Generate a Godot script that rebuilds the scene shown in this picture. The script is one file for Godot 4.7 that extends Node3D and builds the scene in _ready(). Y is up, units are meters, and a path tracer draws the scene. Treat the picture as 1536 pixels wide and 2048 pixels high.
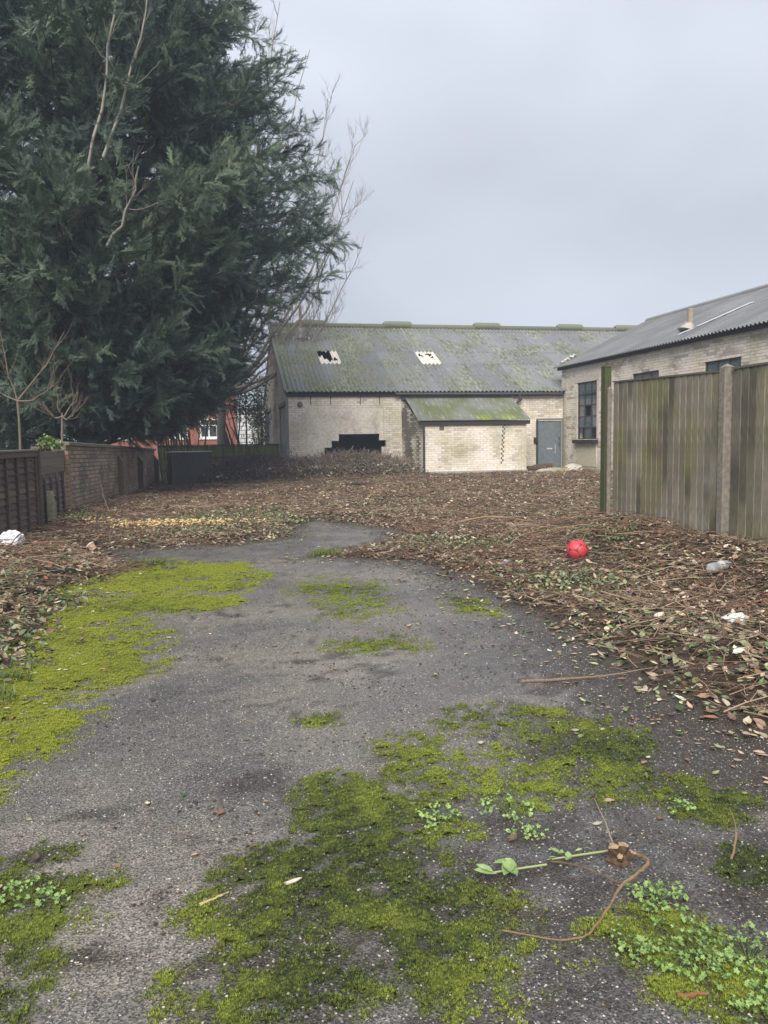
extends Node3D

# ---------- helpers ----------
var taken := {}
var N1 := FastNoiseLite.new()
var N2 := FastNoiseLite.new()
var N3 := FastNoiseLite.new()
var rng := RandomNumberGenerator.new()

class MB:
	var v := PackedVector3Array()
	var n := PackedVector3Array()
	var c := PackedColorArray()
	func tri(a: Vector3, b: Vector3, d: Vector3, col: Color) -> void:
		var nn := (b - a).cross(d - a).normalized()
		v.append(a); v.append(d); v.append(b)
		for i in 3:
			n.append(nn); c.append(col)
	func quad(a: Vector3, b: Vector3, d: Vector3, e: Vector3, col: Color) -> void:
		tri(a, b, d, col); tri(a, d, e, col)
	# box from corner o with edge vectors x, y, z (right handed), top inset bevel on +z face
	func box(o: Vector3, x: Vector3, y: Vector3, z: Vector3, col: Color, bev: float = 0.0) -> void:
		var xi := x.normalized() * bev
		var yi := y.normalized() * bev
		var zi := z.normalized() * bev
		var f := [o + z + xi + yi, o + z + x - xi + yi, o + z + x + y - xi - yi, o + z + y + xi - yi]
		var m := [o + z - zi, o + z + x - zi, o + z + x + y - zi, o + z + y - zi]
		var b := [o, o + x, o + x + y, o + y]
		quad(f[0], f[1], f[2], f[3], col)
		for i in 4:
			var j := (i + 1) % 4
			if bev > 0.0:
				quad(m[i], m[j], f[j], f[i], col)
				quad(b[i], b[j], m[j], m[i], col)
			else:
				quad(b[i], b[j], f[j], f[i], col)
		quad(b[0], b[3], b[2], b[1], col)
	# a brick seen from the front only: sloped chamfer sides, no back
	func brick(o: Vector3, x: Vector3, y: Vector3, z: Vector3, col: Color, ch: float) -> void:
		var xi := x.normalized() * ch
		var yi := y.normalized() * ch
		var f := [o + z + xi + yi, o + z + x - xi + yi, o + z + x + y - xi - yi, o + z + y + xi - yi]
		var b := [o, o + x, o + x + y, o + y]
		quad(f[0], f[1], f[2], f[3], col)
		for i in 4:
			var j := (i + 1) % 4
			quad(b[i], b[j], f[j], f[i], col)
	func cbox(ctr: Vector3, s: Vector3, col: Color, bev: float = 0.0, bas: Basis = Basis()) -> void:
		var x := bas.x * s.x
		var y := bas.y * s.y
		var z := bas.z * s.z
		box(ctr - (x + y + z) * 0.5, x, y, z, col, bev)
	func tube(p: Array, r: Array, sides: int, col: Color, caps: bool = true, capcol: Color = Color(-1, 0, 0)) -> void:
		var rings := []
		var ref := Vector3(0.31, 0.83, 0.47)
		for i in p.size():
			var d: Vector3
			if i == 0: d = p[1] - p[0]
			elif i == p.size() - 1: d = p[i] - p[i - 1]
			else: d = p[i + 1] - p[i - 1]
			d = d.normalized()
			var s := d.cross(ref).normalized()
			var t := s.cross(d)
			var ring := []
			for k in sides:
				var a := TAU * k / sides
				ring.append([p[i] + (s * cos(a) + t * sin(a)) * r[i], s * cos(a) + t * sin(a)])
			rings.append(ring)
		for i in p.size() - 1:
			for k in sides:
				var k2 := (k + 1) % sides
				var q := [rings[i][k], rings[i + 1][k], rings[i + 1][k2], rings[i][k2]]
				for w in [0, 2, 1, 0, 3, 2]:
					v.append(q[w][0]); n.append(q[w][1]); c.append(col)
		if caps:
			var cc := col if capcol.r < 0.0 else capcol
			for e in [0, p.size() - 1]:
				for k in range(1, sides - 1):
					tri(rings[e][0][0], rings[e][k][0], rings[e][k + 1][0], cc)
	func jolt(nz: FastNoiseLite, freq: float, amt: float) -> void:
		for i in v.size():
			var p := v[i] * freq
			v[i] += Vector3(nz.get_noise_3d(p.x, p.y, p.z), nz.get_noise_3d(p.y + 50.0, p.z, p.x) * 0.5, nz.get_noise_3d(p.z, p.x + 90.0, p.y)) * amt
		for i in range(0, v.size(), 3):
			var nn := (v[i + 2] - v[i]).cross(v[i + 1] - v[i]).normalized()
			if nn.dot(n[i]) < 0.0: nn = -nn
			for k in 3: n[i + k] = nn
	func mesh(mat: Material) -> ArrayMesh:
		var a := []
		a.resize(Mesh.ARRAY_MAX)
		a[Mesh.ARRAY_VERTEX] = v
		a[Mesh.ARRAY_NORMAL] = n
		a[Mesh.ARRAY_COLOR] = c
		var m := ArrayMesh.new()
		m.add_surface_from_arrays(Mesh.PRIMITIVE_TRIANGLES, a)
		m.surface_set_material(0, mat)
		return m

func numbered(called: String) -> String:
	if not taken.has(called):
		taken[called] = 0
		return called
	taken[called] += 1
	return "%s_%03d" % [called, taken[called]]

func put(called: String, m: Mesh, parent: Node, kind: String = "") -> MeshInstance3D:
	var o := MeshInstance3D.new()
	o.mesh = m
	o.name = called
	parent.add_child(o, true)
	if kind: o.set_meta("kind", kind)
	return o

func tag(o: Node, label: String, category: String, group: String = "", kind: String = "") -> Node:
	o.set_meta("label", label)
	o.set_meta("category", category)
	if group: o.set_meta("group", group)
	if kind: o.set_meta("kind", kind)
	return o

func thing(called: String, label: String, category: String, at: Vector3 = Vector3.ZERO, group: String = "") -> Node3D:
	var o := Node3D.new()
	o.name = numbered(called)
	add_child(o)
	o.position = at
	tag(o, label, category, group)
	return o

func swarm(called: String, m: Mesh, list: Array, parent: Node, kind: String = "stuff") -> MultiMeshInstance3D:
	# list: [Transform3D, Color]
	var mm := MultiMesh.new()
	mm.transform_format = MultiMesh.TRANSFORM_3D
	mm.use_colors = true
	mm.mesh = m
	mm.instance_count = list.size()
	for i in list.size():
		mm.set_instance_transform(i, list[i][0])
		mm.set_instance_color(i, list[i][1])
	var o := MultiMeshInstance3D.new()
	o.multimesh = mm
	o.name = called
	parent.add_child(o, true)
	if kind: o.set_meta("kind", kind)
	return o

func ntex(type: int, freq: float, cols: Array, size: int = 512, sd: int = 1, octaves: int = 4, normal: float = 0.0) -> NoiseTexture2D:
	var n := FastNoiseLite.new()
	n.seed = sd
	n.noise_type = type
	n.frequency = freq
	n.fractal_octaves = octaves
	if type == FastNoiseLite.TYPE_CELLULAR:
		n.cellular_return_type = FastNoiseLite.RETURN_CELL_VALUE
		n.fractal_type = FastNoiseLite.FRACTAL_NONE
	var t := NoiseTexture2D.new()
	t.width = size
	t.height = size
	t.noise = n
	t.seamless = true
	t.generate_mipmaps = false
	if normal > 0.0:
		t.as_normal_map = true
		t.bump_strength = normal
	else:
		var g := Gradient.new()
		var offs := PackedFloat32Array()
		var cc := PackedColorArray()
		for k in cols:
			offs.append(k[0]); cc.append(k[1])
		g.offsets = offs
		g.colors = cc
		t.color_ramp = g
	return t

func gray(x: float) -> Color:
	return Color(x, x, x)

func lg(x: float) -> Color:
	return Color(x, x, x).linear_to_srgb()

func mat(col: Color, rough: float, tex: Texture2D = null, scale: Vector3 = Vector3.ONE, vc: bool = true, spec: float = 0.5) -> StandardMaterial3D:
	var m := StandardMaterial3D.new()
	m.albedo_color = col.linear_to_srgb()
	m.roughness = rough
	m.metallic_specular = spec
	m.vertex_color_use_as_albedo = vc
	m.uv1_triplanar = true
	m.uv1_world_triplanar = true
	m.uv1_scale = scale
	if tex: m.albedo_texture = tex
	return m

func bump(m: StandardMaterial3D, t: Texture2D, cm: float) -> StandardMaterial3D:
	m.heightmap_enabled = true
	m.heightmap_texture = t
	m.heightmap_scale = cm
	return m

func cmix(a: Color, b: Color, t: float) -> Color:
	return a.lerp(b, clampf(t, 0.0, 1.0))

func vary(c: Color, amt: float) -> Color:
	var k := 1.0 + rng.randf_range(-amt, amt)
	return Color(c.r * k, c.g * k * (1.0 + rng.randf_range(-amt, amt) * 0.2), c.b * k)

# ---------- terrain ----------
const POLY := [Vector2(-1.62, -3.5), Vector2(-1.16, -4.45), Vector2(-1.15, -5.13), Vector2(-1.17, -6.41), Vector2(-1.26, -7.72), Vector2(-0.51, -8.84), Vector2(-1.18, -9.71), Vector2(-1.36, -10.48), Vector2(0.3, -10.52), Vector2(1.09, -11.09), Vector2(1.33, -12.74), Vector2(1.73, -13.27), Vector2(2.49, -11.57), Vector2(2.21, -10.13), Vector2(1.29, -9.46), Vector2(1.06, -9.1), Vector2(2.09, -8.19), Vector2(2.18, -6.44), Vector2(2.23, -5.43), Vector2(2.15, -3.83), Vector2(2.11, -3.5), Vector2(2.32, -2.91), Vector2(3.0, -2.2), Vector2(3.6, -1.0), Vector2(3.6, 3.0), Vector2(-3.0, 3.0), Vector2(-3.0, -2.0)]
var grid := PackedFloat32Array()
const GX0 := -6.0
const GZ0 := -16.0
const GS := 0.1
const GW := 131
const GH := 201

func make_grid() -> void:
	grid.resize(GW * GH)
	for j in GH:
		for i in GW:
			var p := Vector2(GX0 + i * GS, GZ0 + j * GS)
			var d := 1e9
			var inside := false
			for k in POLY.size():
				var a: Vector2 = POLY[k]
				var b: Vector2 = POLY[(k + 1) % POLY.size()]
				var t := clampf((p - a).dot(b - a) / (b - a).length_squared(), 0.0, 1.0)
				d = minf(d, p.distance_squared_to(a + (b - a) * t))
				if (a.y > p.y) != (b.y > p.y) and p.x < (b.x - a.x) * (p.y - a.y) / (b.y - a.y) + a.x:
					inside = not inside
			grid[j * GW + i] = sqrt(d) * (1.0 if inside else -1.0)

func drive(x: float, z: float) -> float:
	var fx := (x - GX0) / GS
	var fz := (z - GZ0) / GS
	if fx < 0.0 or fz < 0.0 or fx >= GW - 1.001 or fz >= GH - 1.001:
		return -2.0
	var i := int(fx)
	var j := int(fz)
	fx -= i
	fz -= j
	var k := j * GW + i
	return lerpf(lerpf(grid[k], grid[k + 1], fx), lerpf(grid[k + GW], grid[k + GW + 1], fx), fz) + N1.get_noise_2d(x * 160.0, z * 160.0) * 0.16

func hump(x: float, z: float, cx: float, cz: float, rx: float, rz: float) -> float:
	return exp(-(pow((x - cx) / rx, 2.0) + pow((z - cz) / rz, 2.0)))

func H(x: float, z: float) -> float:
	var a := drive(x, z)
	var g := smoothstep(0.1, 0.55, -a)
	if g <= 0.0: return -0.04
	var y := 0.05 + 0.05 * N1.get_noise_2d(x * 40.0, z * 40.0) + 0.02 * N2.get_noise_2d(x * 300.0, z * 300.0)
	y += 0.13 * smoothstep(-12.0, -23.0, z) * smoothstep(-1.0, 4.0, x)
	y += 0.31 * smoothstep(3.5, 4.7, x) * smoothstep(-10.4, -8.8, z)
	y += 0.14 * smoothstep(-1.1, -2.3, x) * smoothstep(-22.0, -16.0, z)
	y += 0.4 * hump(x, z, 4.5, -25.7, 1.8, 0.7)
	y += 0.35 * hump(x, z, 1.3, -26.0, 1.3, 1.2)
	y += 0.1 * hump(x, z, 2.9, -4.2, 0.8, 1.0)
	return lerpf(-0.04, y, g)

func pave_y(x: float, z: float) -> float:
	return 0.006 * N1.get_noise_2d(x * 60.0, z * 60.0)

func G(x: float, z: float) -> float:
	return maxf(H(x, z), pave_y(x, z) if drive(x, z) > -0.5 else -9.0)

func on(x: float, z: float, up: float = 0.0) -> Vector3:
	return Vector3(x, G(x, z) + up, z)

func span(list: Array) -> PackedFloat32Array:
	# [[start, end, step], ...] contiguous
	var out := PackedFloat32Array()
	for s in list:
		var k := int(round((s[1] - s[0]) / s[2]))
		for i in k: out.append(s[0] + s[2] * i)
	out.append(list[-1][1])
	return out

func sheet_grid(xs: PackedFloat32Array, zs: PackedFloat32Array, hf: Callable, cf: Callable, keep: Callable) -> ArrayMesh:
	var w := xs.size()
	var d := zs.size()
	var v := PackedVector3Array()
	var c := PackedColorArray()
	var n := PackedVector3Array()
	v.resize(w * d); c.resize(w * d); n.resize(w * d)
	var ok := PackedByteArray()
	ok.resize(w * d)
	for j in d:
		for i in w:
			var x := xs[i]
			var z := zs[j]
			var k := j * w + i
			if keep.call(x, z):
				ok[k] = 1
				v[k] = Vector3(x, hf.call(x, z), z)
				c[k] = cf.call(x, z)
	var idx := PackedInt32Array()
	for j in d - 1:
		for i in w - 1:
			var k := j * w + i
			if ok[k] and ok[k + 1] and ok[k + w] and ok[k + w + 1]:
				idx.append_array([k, k + 1, k + w, k + 1, k + w + 1, k + w])
				var nn := (v[k + w] - v[k]).cross(v[k + 1] - v[k]).normalized()
				n[k] += nn; n[k + 1] += nn; n[k + w] += nn; n[k + w + 1] += nn
	for k in w * d:
		n[k] = n[k].normalized() if n[k].length_squared() > 0.0 else Vector3.UP
	var a := []
	a.resize(Mesh.ARRAY_MAX)
	a[Mesh.ARRAY_VERTEX] = v
	a[Mesh.ARRAY_NORMAL] = n
	a[Mesh.ARRAY_COLOR] = c
	a[Mesh.ARRAY_INDEX] = idx
	var m := ArrayMesh.new()
	m.add_surface_from_arrays(Mesh.PRIMITIVE_TRIANGLES, a)
	return m

# ---------- moss ----------
const BRIGHT := [[-0.66, -8.08, 0.87, 1.08], [-0.08, -8.53, 0.4, 0.5], [-0.9, -6.33, 0.36, 1.2], [-0.95, -5.5, 0.5, 0.5], [-1.1, -4.79, 0.42, 0.43], [-0.58, -4.97, 0.25, 0.3], [-1.0, -4.01, 0.35, 0.5], [-0.36, -6.75, 0.45, 0.36], [-1.3, -3.2, 0.4, 0.5]]
const DULL := [[1.04, -6.78, 0.4, 0.9], [1.05, -5.08, 0.35, 0.25], [2.0, -6.05, 0.2, 0.4], [0.46, -3.71, 0.12, 0.1]]
const DARK := [[0.84, -3.17, 0.2, 0.25], [0.43, -2.76, 0.18, 0.26], [0.21, -2.25, 0.3, 0.24], [0.14, -2.12, 0.21, 0.23], [-0.56, -2.44, 0.2, 0.25], [-0.58, -2.1, 0.12, 0.3], [1.28, -3.43, 0.3, 0.24], [1.54, -3.17, 0.27, 0.26], [1.48, -2.71, 0.17, 0.18], [1.07, -2.86, 0.36, 0.24], [0.12, -1.89, 0.25, 0.18], [0.6, -2.01, 0.21, 0.28], [0.59, -1.78, 0.2, 0.14], [1.58, -2.09, 0.1, 0.13], [1.1, -1.82, 0.16, 0.13], [1.14, -1.59, 0.16, 0.16], [0.45, -2.3, 0.22, 0.3], [0.64, -2.62, 0.22, 0.2], [1.69, -2.52, 0.22, 0.17], [-0.7, -1.8, 0.25, 0.3]]
const MUD := [[0.78, -2.41, 0.23, 0.2], [0.81, -2.0, 0.23, 0.14], [2.14, -3.21, 0.4, 0.4], [0.14, -3.09, 0.14, 0.2], [1.15, -2.48, 0.28, 0.16], [1.9, -2.6, 0.4, 0.4], [1.1, -2.25, 0.8, 0.6], [0.9, -1.75, 0.9, 0.5], [1.7, -3.0, 0.6, 0.6], [1.2, -2.1, 1.0, 0.9], [2.0, -4.2, 0.4, 0.8]]

func blobs(list: Array, x: float, z: float) -> float:
	var s := 0.0
	for b in list:
		var dx: float = (x - b[0]) / b[2]
		var dz: float = (z - b[1]) / b[3]
		var q := dx * dx + dz * dz
		if q < 4.0: s = maxf(s, 1.0 - q * 0.5) if q < 2.0 else s
	return s

var mossg := PackedVector3Array()
const MX := 330
const MZ := 540
func make_moss() -> void:
	mossg.resize(MX * MZ)
	for j in MZ:
		for i in MX:
			mossg[j * MX + i] = moss_raw(-2.5 + i * 0.016, -9.85 + j * 0.016)

func moss_kind(x: float, z: float) -> Vector3:
	var fx := (x + 2.5) / 0.016
	var fz := (z + 9.85) / 0.016
	if fx < 0.0 or fz < 0.0 or fx >= MX - 1.01 or fz >= MZ - 1.01: return Vector3(-1, 0, 0)
	var i := int(fx)
	var j := int(fz)
	var k := j * MX + i
	return mossg[k].lerp(mossg[k + 1], fx - i).lerp(mossg[k + MX].lerp(mossg[k + MX + 1], fx - i), fz - j)

func moss_raw(x: float, z: float) -> Vector3:
	# x: cover (over 0 = moss), y: brightness 0..1
	if z < -9.8: return Vector3(-1, 0, 0)
	var b := blobs(BRIGHT, x, z)
	var d := blobs(DULL, x, z)
	var k := blobs(DARK, x, z)
	var n := N1.get_noise_2d(x * 110.0, z * 110.0)
	var f := N2.get_noise_2d(x * 500.0, z * 500.0)
	var g := N3.get_noise_2d(x * 1700.0, z * 1700.0)
	var cb := b * 1.2 - 0.58 + n * 1.0 + f * 0.95 + g * 0.7
	var cd := d * 0.9 - 0.82 + n * 0.5 + f * 0.8 + g * 0.9
	var ck := k * 0.95 - 0.62 + n * 0.6 + f * 0.95 + g * 1.0
	var cover := maxf(cb if b > 0.0 else -1.0, maxf(cd if d > 0.0 else -1.0, ck if k > 0.0 else -1.0))
	var br := clampf((0.85 if (b > 0.0 and cb >= ck) else (0.5 if d > 0.0 else 0.36)) + N3.get_noise_2d(x * 90.0, z * 90.0) * 0.6 + f * 0.4 + g * 0.35, 0.0, 1.0)
	return Vector3(cover, br, 1.0 if (b > 0.0 and cb >= ck) else 0.0)

const MOSS_LO := Color(0.03, 0.045, 0.012)
const MOSS_HI := Color(0.27, 0.31, 0.025)
const MOSS_DEEP := Color(0.24, 0.3, 0.033)
func moss_hi(kind: float) -> Color:
	return MOSS_DEEP.lerp(MOSS_HI, kind)

# ---------- shared materials ----------
var M := {}
var leafm: ArrayMesh
var curlm: ArrayMesh
var twigm: ArrayMesh
var ivym: ArrayMesh
var grassm: ArrayMesh

func make_materials() -> void:
	var soft := ntex(FastNoiseLite.TYPE_SIMPLEX_SMOOTH, 0.02, [[0.2, lg(0.66)], [0.8, lg(1.0)]], 512, 3, 5)
	var spotty := ntex(FastNoiseLite.TYPE_SIMPLEX, 0.02, [[0.0, lg(0.5)], [0.36, lg(0.82)], [0.6, lg(1.0)], [1.0, lg(0.88)]], 512, 9, 5)
	var rough_h := ntex(FastNoiseLite.TYPE_SIMPLEX, 0.05, [[0.0, gray(0)], [1.0, gray(1)]], 512, 5, 4)
	var chips := ntex(FastNoiseLite.TYPE_CELLULAR, 0.19, [[0.0, lg(0.2)], [0.3, lg(0.45)], [0.6, Color(0.66, 0.655, 0.65).linear_to_srgb()], [0.82, Color(0.8, 0.78, 0.75).linear_to_srgb()], [0.94, lg(1.0)], [1.0, lg(1)]], 1024, 12)
	var chip_h := ntex(FastNoiseLite.TYPE_CELLULAR, 0.19, [[0.0, gray(0)], [1.0, gray(1)]], 1024, 12)
	var streak := ntex(FastNoiseLite.TYPE_SIMPLEX_SMOOTH, 0.022, [[0.15, lg(0.42)], [0.5, lg(0.8)], [0.85, lg(1.0)]], 512, 21, 4)
	M.asphalt = bump(mat(gray(1), 0.48, chips, Vector3.ONE * 1.0, true), chip_h, 0.4)
	M.asphalt.roughness_texture = ntex(FastNoiseLite.TYPE_SIMPLEX_SMOOTH, 0.012, [[0.25, gray(0.55)], [0.7, gray(1.0)]], 512, 31, 3)
	M.soil = bump(mat(gray(1), 0.95, spotty, Vector3.ONE * 1.7), rough_h, 2.0)
	M.moss = bump(mat(gray(1), 1.0, ntex(FastNoiseLite.TYPE_SIMPLEX, 0.09, [[0.2, lg(0.35)], [0.8, lg(1.0)]], 512, 14, 4), Vector3.ONE * 3.0), rough_h, 0.6)
	M.paint = bump(mat(gray(1), 0.85, ntex(FastNoiseLite.TYPE_SIMPLEX, 0.02, [[0.0, lg(0.72)], [0.38, lg(0.92)], [0.6, lg(1.0)], [1.0, lg(0.94)]], 512, 29, 5), Vector3.ONE * 0.6), rough_h, 0.1)
	M.brick = bump(mat(gray(1), 0.92, spotty, Vector3.ONE * 2.0), rough_h, 0.2)
	M.mortar = mat(gray(1), 0.95, soft, Vector3.ONE * 1.3)
	M.sheet = bump(mat(gray(1), 0.75, spotty, Vector3.ONE * 1.6), rough_h, 0.12)
	M.board = mat(gray(1), 0.88, streak, Vector3(9.0, 0.55, 9.0))
	M.wood = mat(gray(1), 0.9, soft, Vector3.ONE * 3.0)
	M.bark = mat(gray(1), 0.95, soft, Vector3(5.0, 1.2, 5.0))
	M.concrete = bump(mat(gray(1), 0.9, soft, Vector3.ONE * 1.5), rough_h, 0.05)
	M.metal = mat(gray(1), 0.5, ntex(FastNoiseLite.TYPE_SIMPLEX_SMOOTH, 0.012, [[0.2, lg(0.78)], [0.8, lg(1.0)]], 512, 13, 3), Vector3.ONE * 0.8)
	M.plain = mat(gray(1), 0.6)
	M.leaf = mat(gray(1), 0.6)
	M.leaf.backlight_enabled = true
	M.leaf.backlight = Color(0.25, 0.25, 0.2)
	M.litter = mat(gray(1), 0.5)
	M.frond = mat(gray(1), 0.75)
	M.twig = mat(gray(1), 0.85)
	M.ball = bump(mat(gray(1), 0.5, soft, Vector3.ONE * 6.0), rough_h, 0.02)
	M.ball.uv1_world_triplanar = false
	M.bag = mat(gray(1), 0.4)
	M.bag.backlight_enabled = true
	M.bag.backlight = Color(0.4, 0.4, 0.4)
	var g := StandardMaterial3D.new()
	g.albedo_color = Color(0.45, 0.5, 0.55, 0.35)
	g.roughness = 0.12
	g.transparency = BaseMaterial3D.TRANSPARENCY_ALPHA
	M.glass = g
	var p := StandardMaterial3D.new()
	p.albedo_color = Color(0.86, 0.9, 0.92, 0.3)
	p.roughness = 0.1
	p.transparency = BaseMaterial3D.TRANSPARENCY_ALPHA
	M.clear = p

func make_small_meshes() -> void:
	# broad leaf, one metre long before scaling, lying in xz with y up
	for kind in 2:
		var mb := MB.new()
		var rows := [[0.0, 0.02], [0.25, 0.24], [0.55, 0.27], [0.8, 0.15], [1.0, 0.0]]
		var curl := 0.1 if kind == 0 else 0.42
		for i in rows.size() - 1:
			var t0: float = rows[i][0]
			var t1: float = rows[i + 1][0]
			var w0: float = rows[i][1]
			var w1: float = rows[i + 1][1]
			var y0 := curl * pow(t0 - 0.4, 2.0) * 2.2
			var y1 := curl * pow(t1 - 0.4, 2.0) * 2.2
			var a := Vector3(0, y0, t0 - 0.5)
			var b := Vector3(0, y1, t1 - 0.5)
			for s in [-1.0, 1.0]:
				var e := Vector3(s * w0, y0 + w0 * (0.25 + curl), t0 - 0.5)
				var f := Vector3(s * w1, y1 + w1 * (0.25 + curl), t1 - 0.5)
				if i < 3: mb.quad(a, b, f, e, Color(1, 1, 1))
				else: mb.tri(a, b, e, Color(1, 1, 1))
		if kind == 0: leafm = mb.mesh(M.litter)
		else: curlm = mb.mesh(M.litter)
		if kind == 0: ivym = mb.mesh(M.leaf)
	var t := MB.new()
	var w := Color(1, 1, 1)
	t.tube([Vector3(0, 0, -0.5), Vector3(0.03, 0.02, -0.15), Vector3(-0.02, 0.03, 0.2), Vector3(0.02, 0.0, 0.5)], [0.011, 0.01, 0.008, 0.004], 4, w, false)
	t.tube([Vector3(0.02, 0.02, -0.1), Vector3(0.16, 0.07, 0.15), Vector3(0.2, 0.06, 0.3)], [0.006, 0.005, 0.002], 3, w, false)
	t.tube([Vector3(-0.01, 0.03, 0.2), Vector3(-0.1, 0.08, 0.36), Vector3(-0.13, 0.14, 0.44)], [0.007, 0.005, 0.002], 3, w, false)
	twigm = t.mesh(M.twig)
	var gr := MB.new()
	var r2 := RandomNumberGenerator.new()
	r2.seed = 5
	for i in 9:
		var a := r2.randf() * TAU
		var d := Vector3(cos(a), 0, sin(a))
		var s := Vector3(-sin(a), 0, cos(a)) * 0.03
		var l := r2.randf_range(0.5, 1.0)
		var m1 := d * 0.15 + Vector3(0, l * 0.6, 0)
		var tip := d * r2.randf_range(0.25, 0.6) + Vector3(0, l, 0)
		gr.quad(d * 0.02 - s, d * 0.02 + s, m1 + s * 0.8, m1 - s * 0.8, w)
		gr.tri(m1 - s * 0.8, m1 + s * 0.8, tip, w)
	grassm = gr.mesh(M.leaf)

# ---------- masonry ----------
# courses of bricks over W x Hh with openings [u0, v0, u1, v1]; top(u) caps the height
func courses(W: float, Hh: float, bl: float, bh: float, joint: float, openings: Array, top = null, shift: float = 0.0) -> Dictionary:
	var bricks := []
	var rows := []
	var nrow := int(ceil(Hh / bh))
	for r in nrow:
		var v0 := r * bh
		var v1 := minf(v0 + bh, Hh)
		var vm := (v0 + v1) * 0.5
		var ivs := [[0.0, W]]
		for o in openings:
			if vm > o[1] and vm < o[3]:
				var nx := []
				for iv in ivs:
					if o[2] <= iv[0] or o[0] >= iv[1]: nx.append(iv)
					else:
						if o[0] > iv[0] + 0.01: nx.append([iv[0], o[0]])
						if o[2] < iv[1] - 0.01: nx.append([o[2], iv[1]])
				ivs = nx
		for iv in ivs:
			var a: float = iv[0]
			var e: float = iv[1]
			if top != null:
				while a < e and top.call(a) < v1: a += 0.05
				while e > a and top.call(e) < v1: e -= 0.05
				if e - a < 0.05: continue
			rows.append([a, e, v0, v1])
			var u := a
			var first := true
			while u < e - 0.012:
				var l := bl
				if first:
					l = bl - fposmod(u - shift + (bl * 0.5 if r % 2 else 0.0), bl)
					if l < 0.03: l += bl
					first = false
				var u1 := minf(u + l, e)
				if e - u1 < 0.03: u1 = e
				bricks.append([u + joint * 0.5, u1 - joint * 0.5, v0 + joint * 0.5, v1 - joint * 0.5])
				u = u1
	return {"bricks": bricks, "rows": rows}

func core(rows: Array, o: Vector3, ux: Vector3, uy: Vector3, un: Vector3, thick: float, recess: float, col: Color) -> MB:
	var mb := MB.new()
	for r in rows:
		mb.box(o + ux * r[0] + uy * r[2] - un * thick, ux * (r[1] - r[0]), uy * (r[3] - r[2]), un * (thick - recess), col)
	return mb

func corr_sheet(o: Vector3, ux: Vector3, us: Vector3, un: Vector3, w: float, l: float, pitch: float, amp: float, cf: Callable, m: Material, nv: int = 5, hole = null) -> ArrayMesh:
	var seg := 8 if not hole != null else 12
	var nu := int(round(w / pitch * seg))
	var v := PackedVector3Array()
	var n := PackedVector3Array()
	var c := PackedColorArray()
	var idx := PackedInt32Array()
	for j in nv + 1:
		for i in nu + 1:
			var u := w * i / nu
			var s := l * j / nv
			var ph := TAU * u / pitch
			var p := o + ux * u + us * s + un * (amp * cos(ph))
			v.append(p)
			n.append((un + ux * (amp * TAU / pitch * sin(ph))).normalized())
			c.append(cf.call(p))
	for j in nv:
		for i in nu:
			if hole != null and hole.call((i + 0.5) / nu, (j + 0.5) / nv): continue
			var k := j * (nu + 1) + i
			idx.append_array([k, k + nu + 1, k + 1, k + 1, k + nu + 1, k + nu + 2])
	var b := v.size()
	for i in nu + 1:
		for q in 2:
			v.append(v[i] - un * (0.009 * q)); n.append(-us); c.append(c[i])
	for i in nu:
		if hole != null and hole.call((i + 0.5) / nu, 0.0): continue
		var k := b + i * 2
		idx.append_array([k, k + 2, k + 1, k + 1, k + 2, k + 3])
	var a := []
	a.resize(Mesh.ARRAY_MAX)
	a[Mesh.ARRAY_VERTEX] = v
	a[Mesh.ARRAY_NORMAL] = n
	a[Mesh.ARRAY_COLOR] = c
	a[Mesh.ARRAY_INDEX] = idx
	var am := ArrayMesh.new()
	am.add_surface_from_arrays(Mesh.PRIMITIVE_TRIANGLES, a)
	am.surface_set_material(0, m)
	return am

# ---------- vegetation ----------
func curve(a: Vector3, b: Vector3, bend: Vector3, n: int, jit: float) -> Array:
	var out := []
	for i in n + 1:
		var t := float(i) / n
		var p := a.lerp(b, t) + bend * (4.0 * t * (1.0 - t))
		if i > 0 and i < n:
			p += Vector3(rng.randf_range(-jit, jit), rng.randf_range(-jit, jit), rng.randf_range(-jit, jit))
		out.append(p)
	return out

func taper(n: int, r0: float, r1: float) -> Array:
	var out := []
	for i in n: out.append(lerpf(r0, r1, float(i) / (n - 1)))
	return out

func twigs(mb: MB, p: Array, r: float, level: int, length: float, col: Color, up: float, dens: float) -> void:
	# side shoots along polyline p
	var k := int(dens * p.size())
	for i in k:
		var t := rng.randf_range(0.25, 1.0) * (p.size() - 1)
		var q := mini(int(t), p.size() - 2)
		var at: Vector3 = p[q].lerp(p[q + 1], t - q)
		var dir: Vector3 = (p[q + 1] - p[q]).normalized()
		var side := Vector3(rng.randf_range(-1, 1), rng.randf_range(-0.4, 1), rng.randf_range(-1, 1)).normalized()
		var d := (dir * 0.75 + side * 0.75).normalized()
		var l := length * rng.randf_range(0.45, 1.1)
		var e := at + d * l + Vector3(0, up * l, 0)
		var c := curve(at, e, Vector3(0, -0.08 * l, 0), 4, l * 0.035)
		mb.tube(c, taper(5, r, r * 0.4), 3, col, false)
		if level > 0:
			twigs(mb, c, r * 0.55, level - 1, length * 0.45, col, up, dens * 0.8)

func aim(dir: Vector3, s: float, roll: float) -> Basis:
	var y := dir.normalized()
	var x := y.cross(Vector3(0.12, 0.2, 0.97)).normalized()
	var z := x.cross(y)
	return Basis(x * cos(roll) + z * sin(roll), y, z * cos(roll) - x * sin(roll)).scaled(Vector3.ONE * s)

func lie(s: float, tilt: float) -> Basis:
	return Basis.from_euler(Vector3(rng.randf_range(-tilt, tilt), rng.randf() * TAU, rng.randf_range(-tilt, tilt))).scaled(Vector3.ONE * s)

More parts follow.
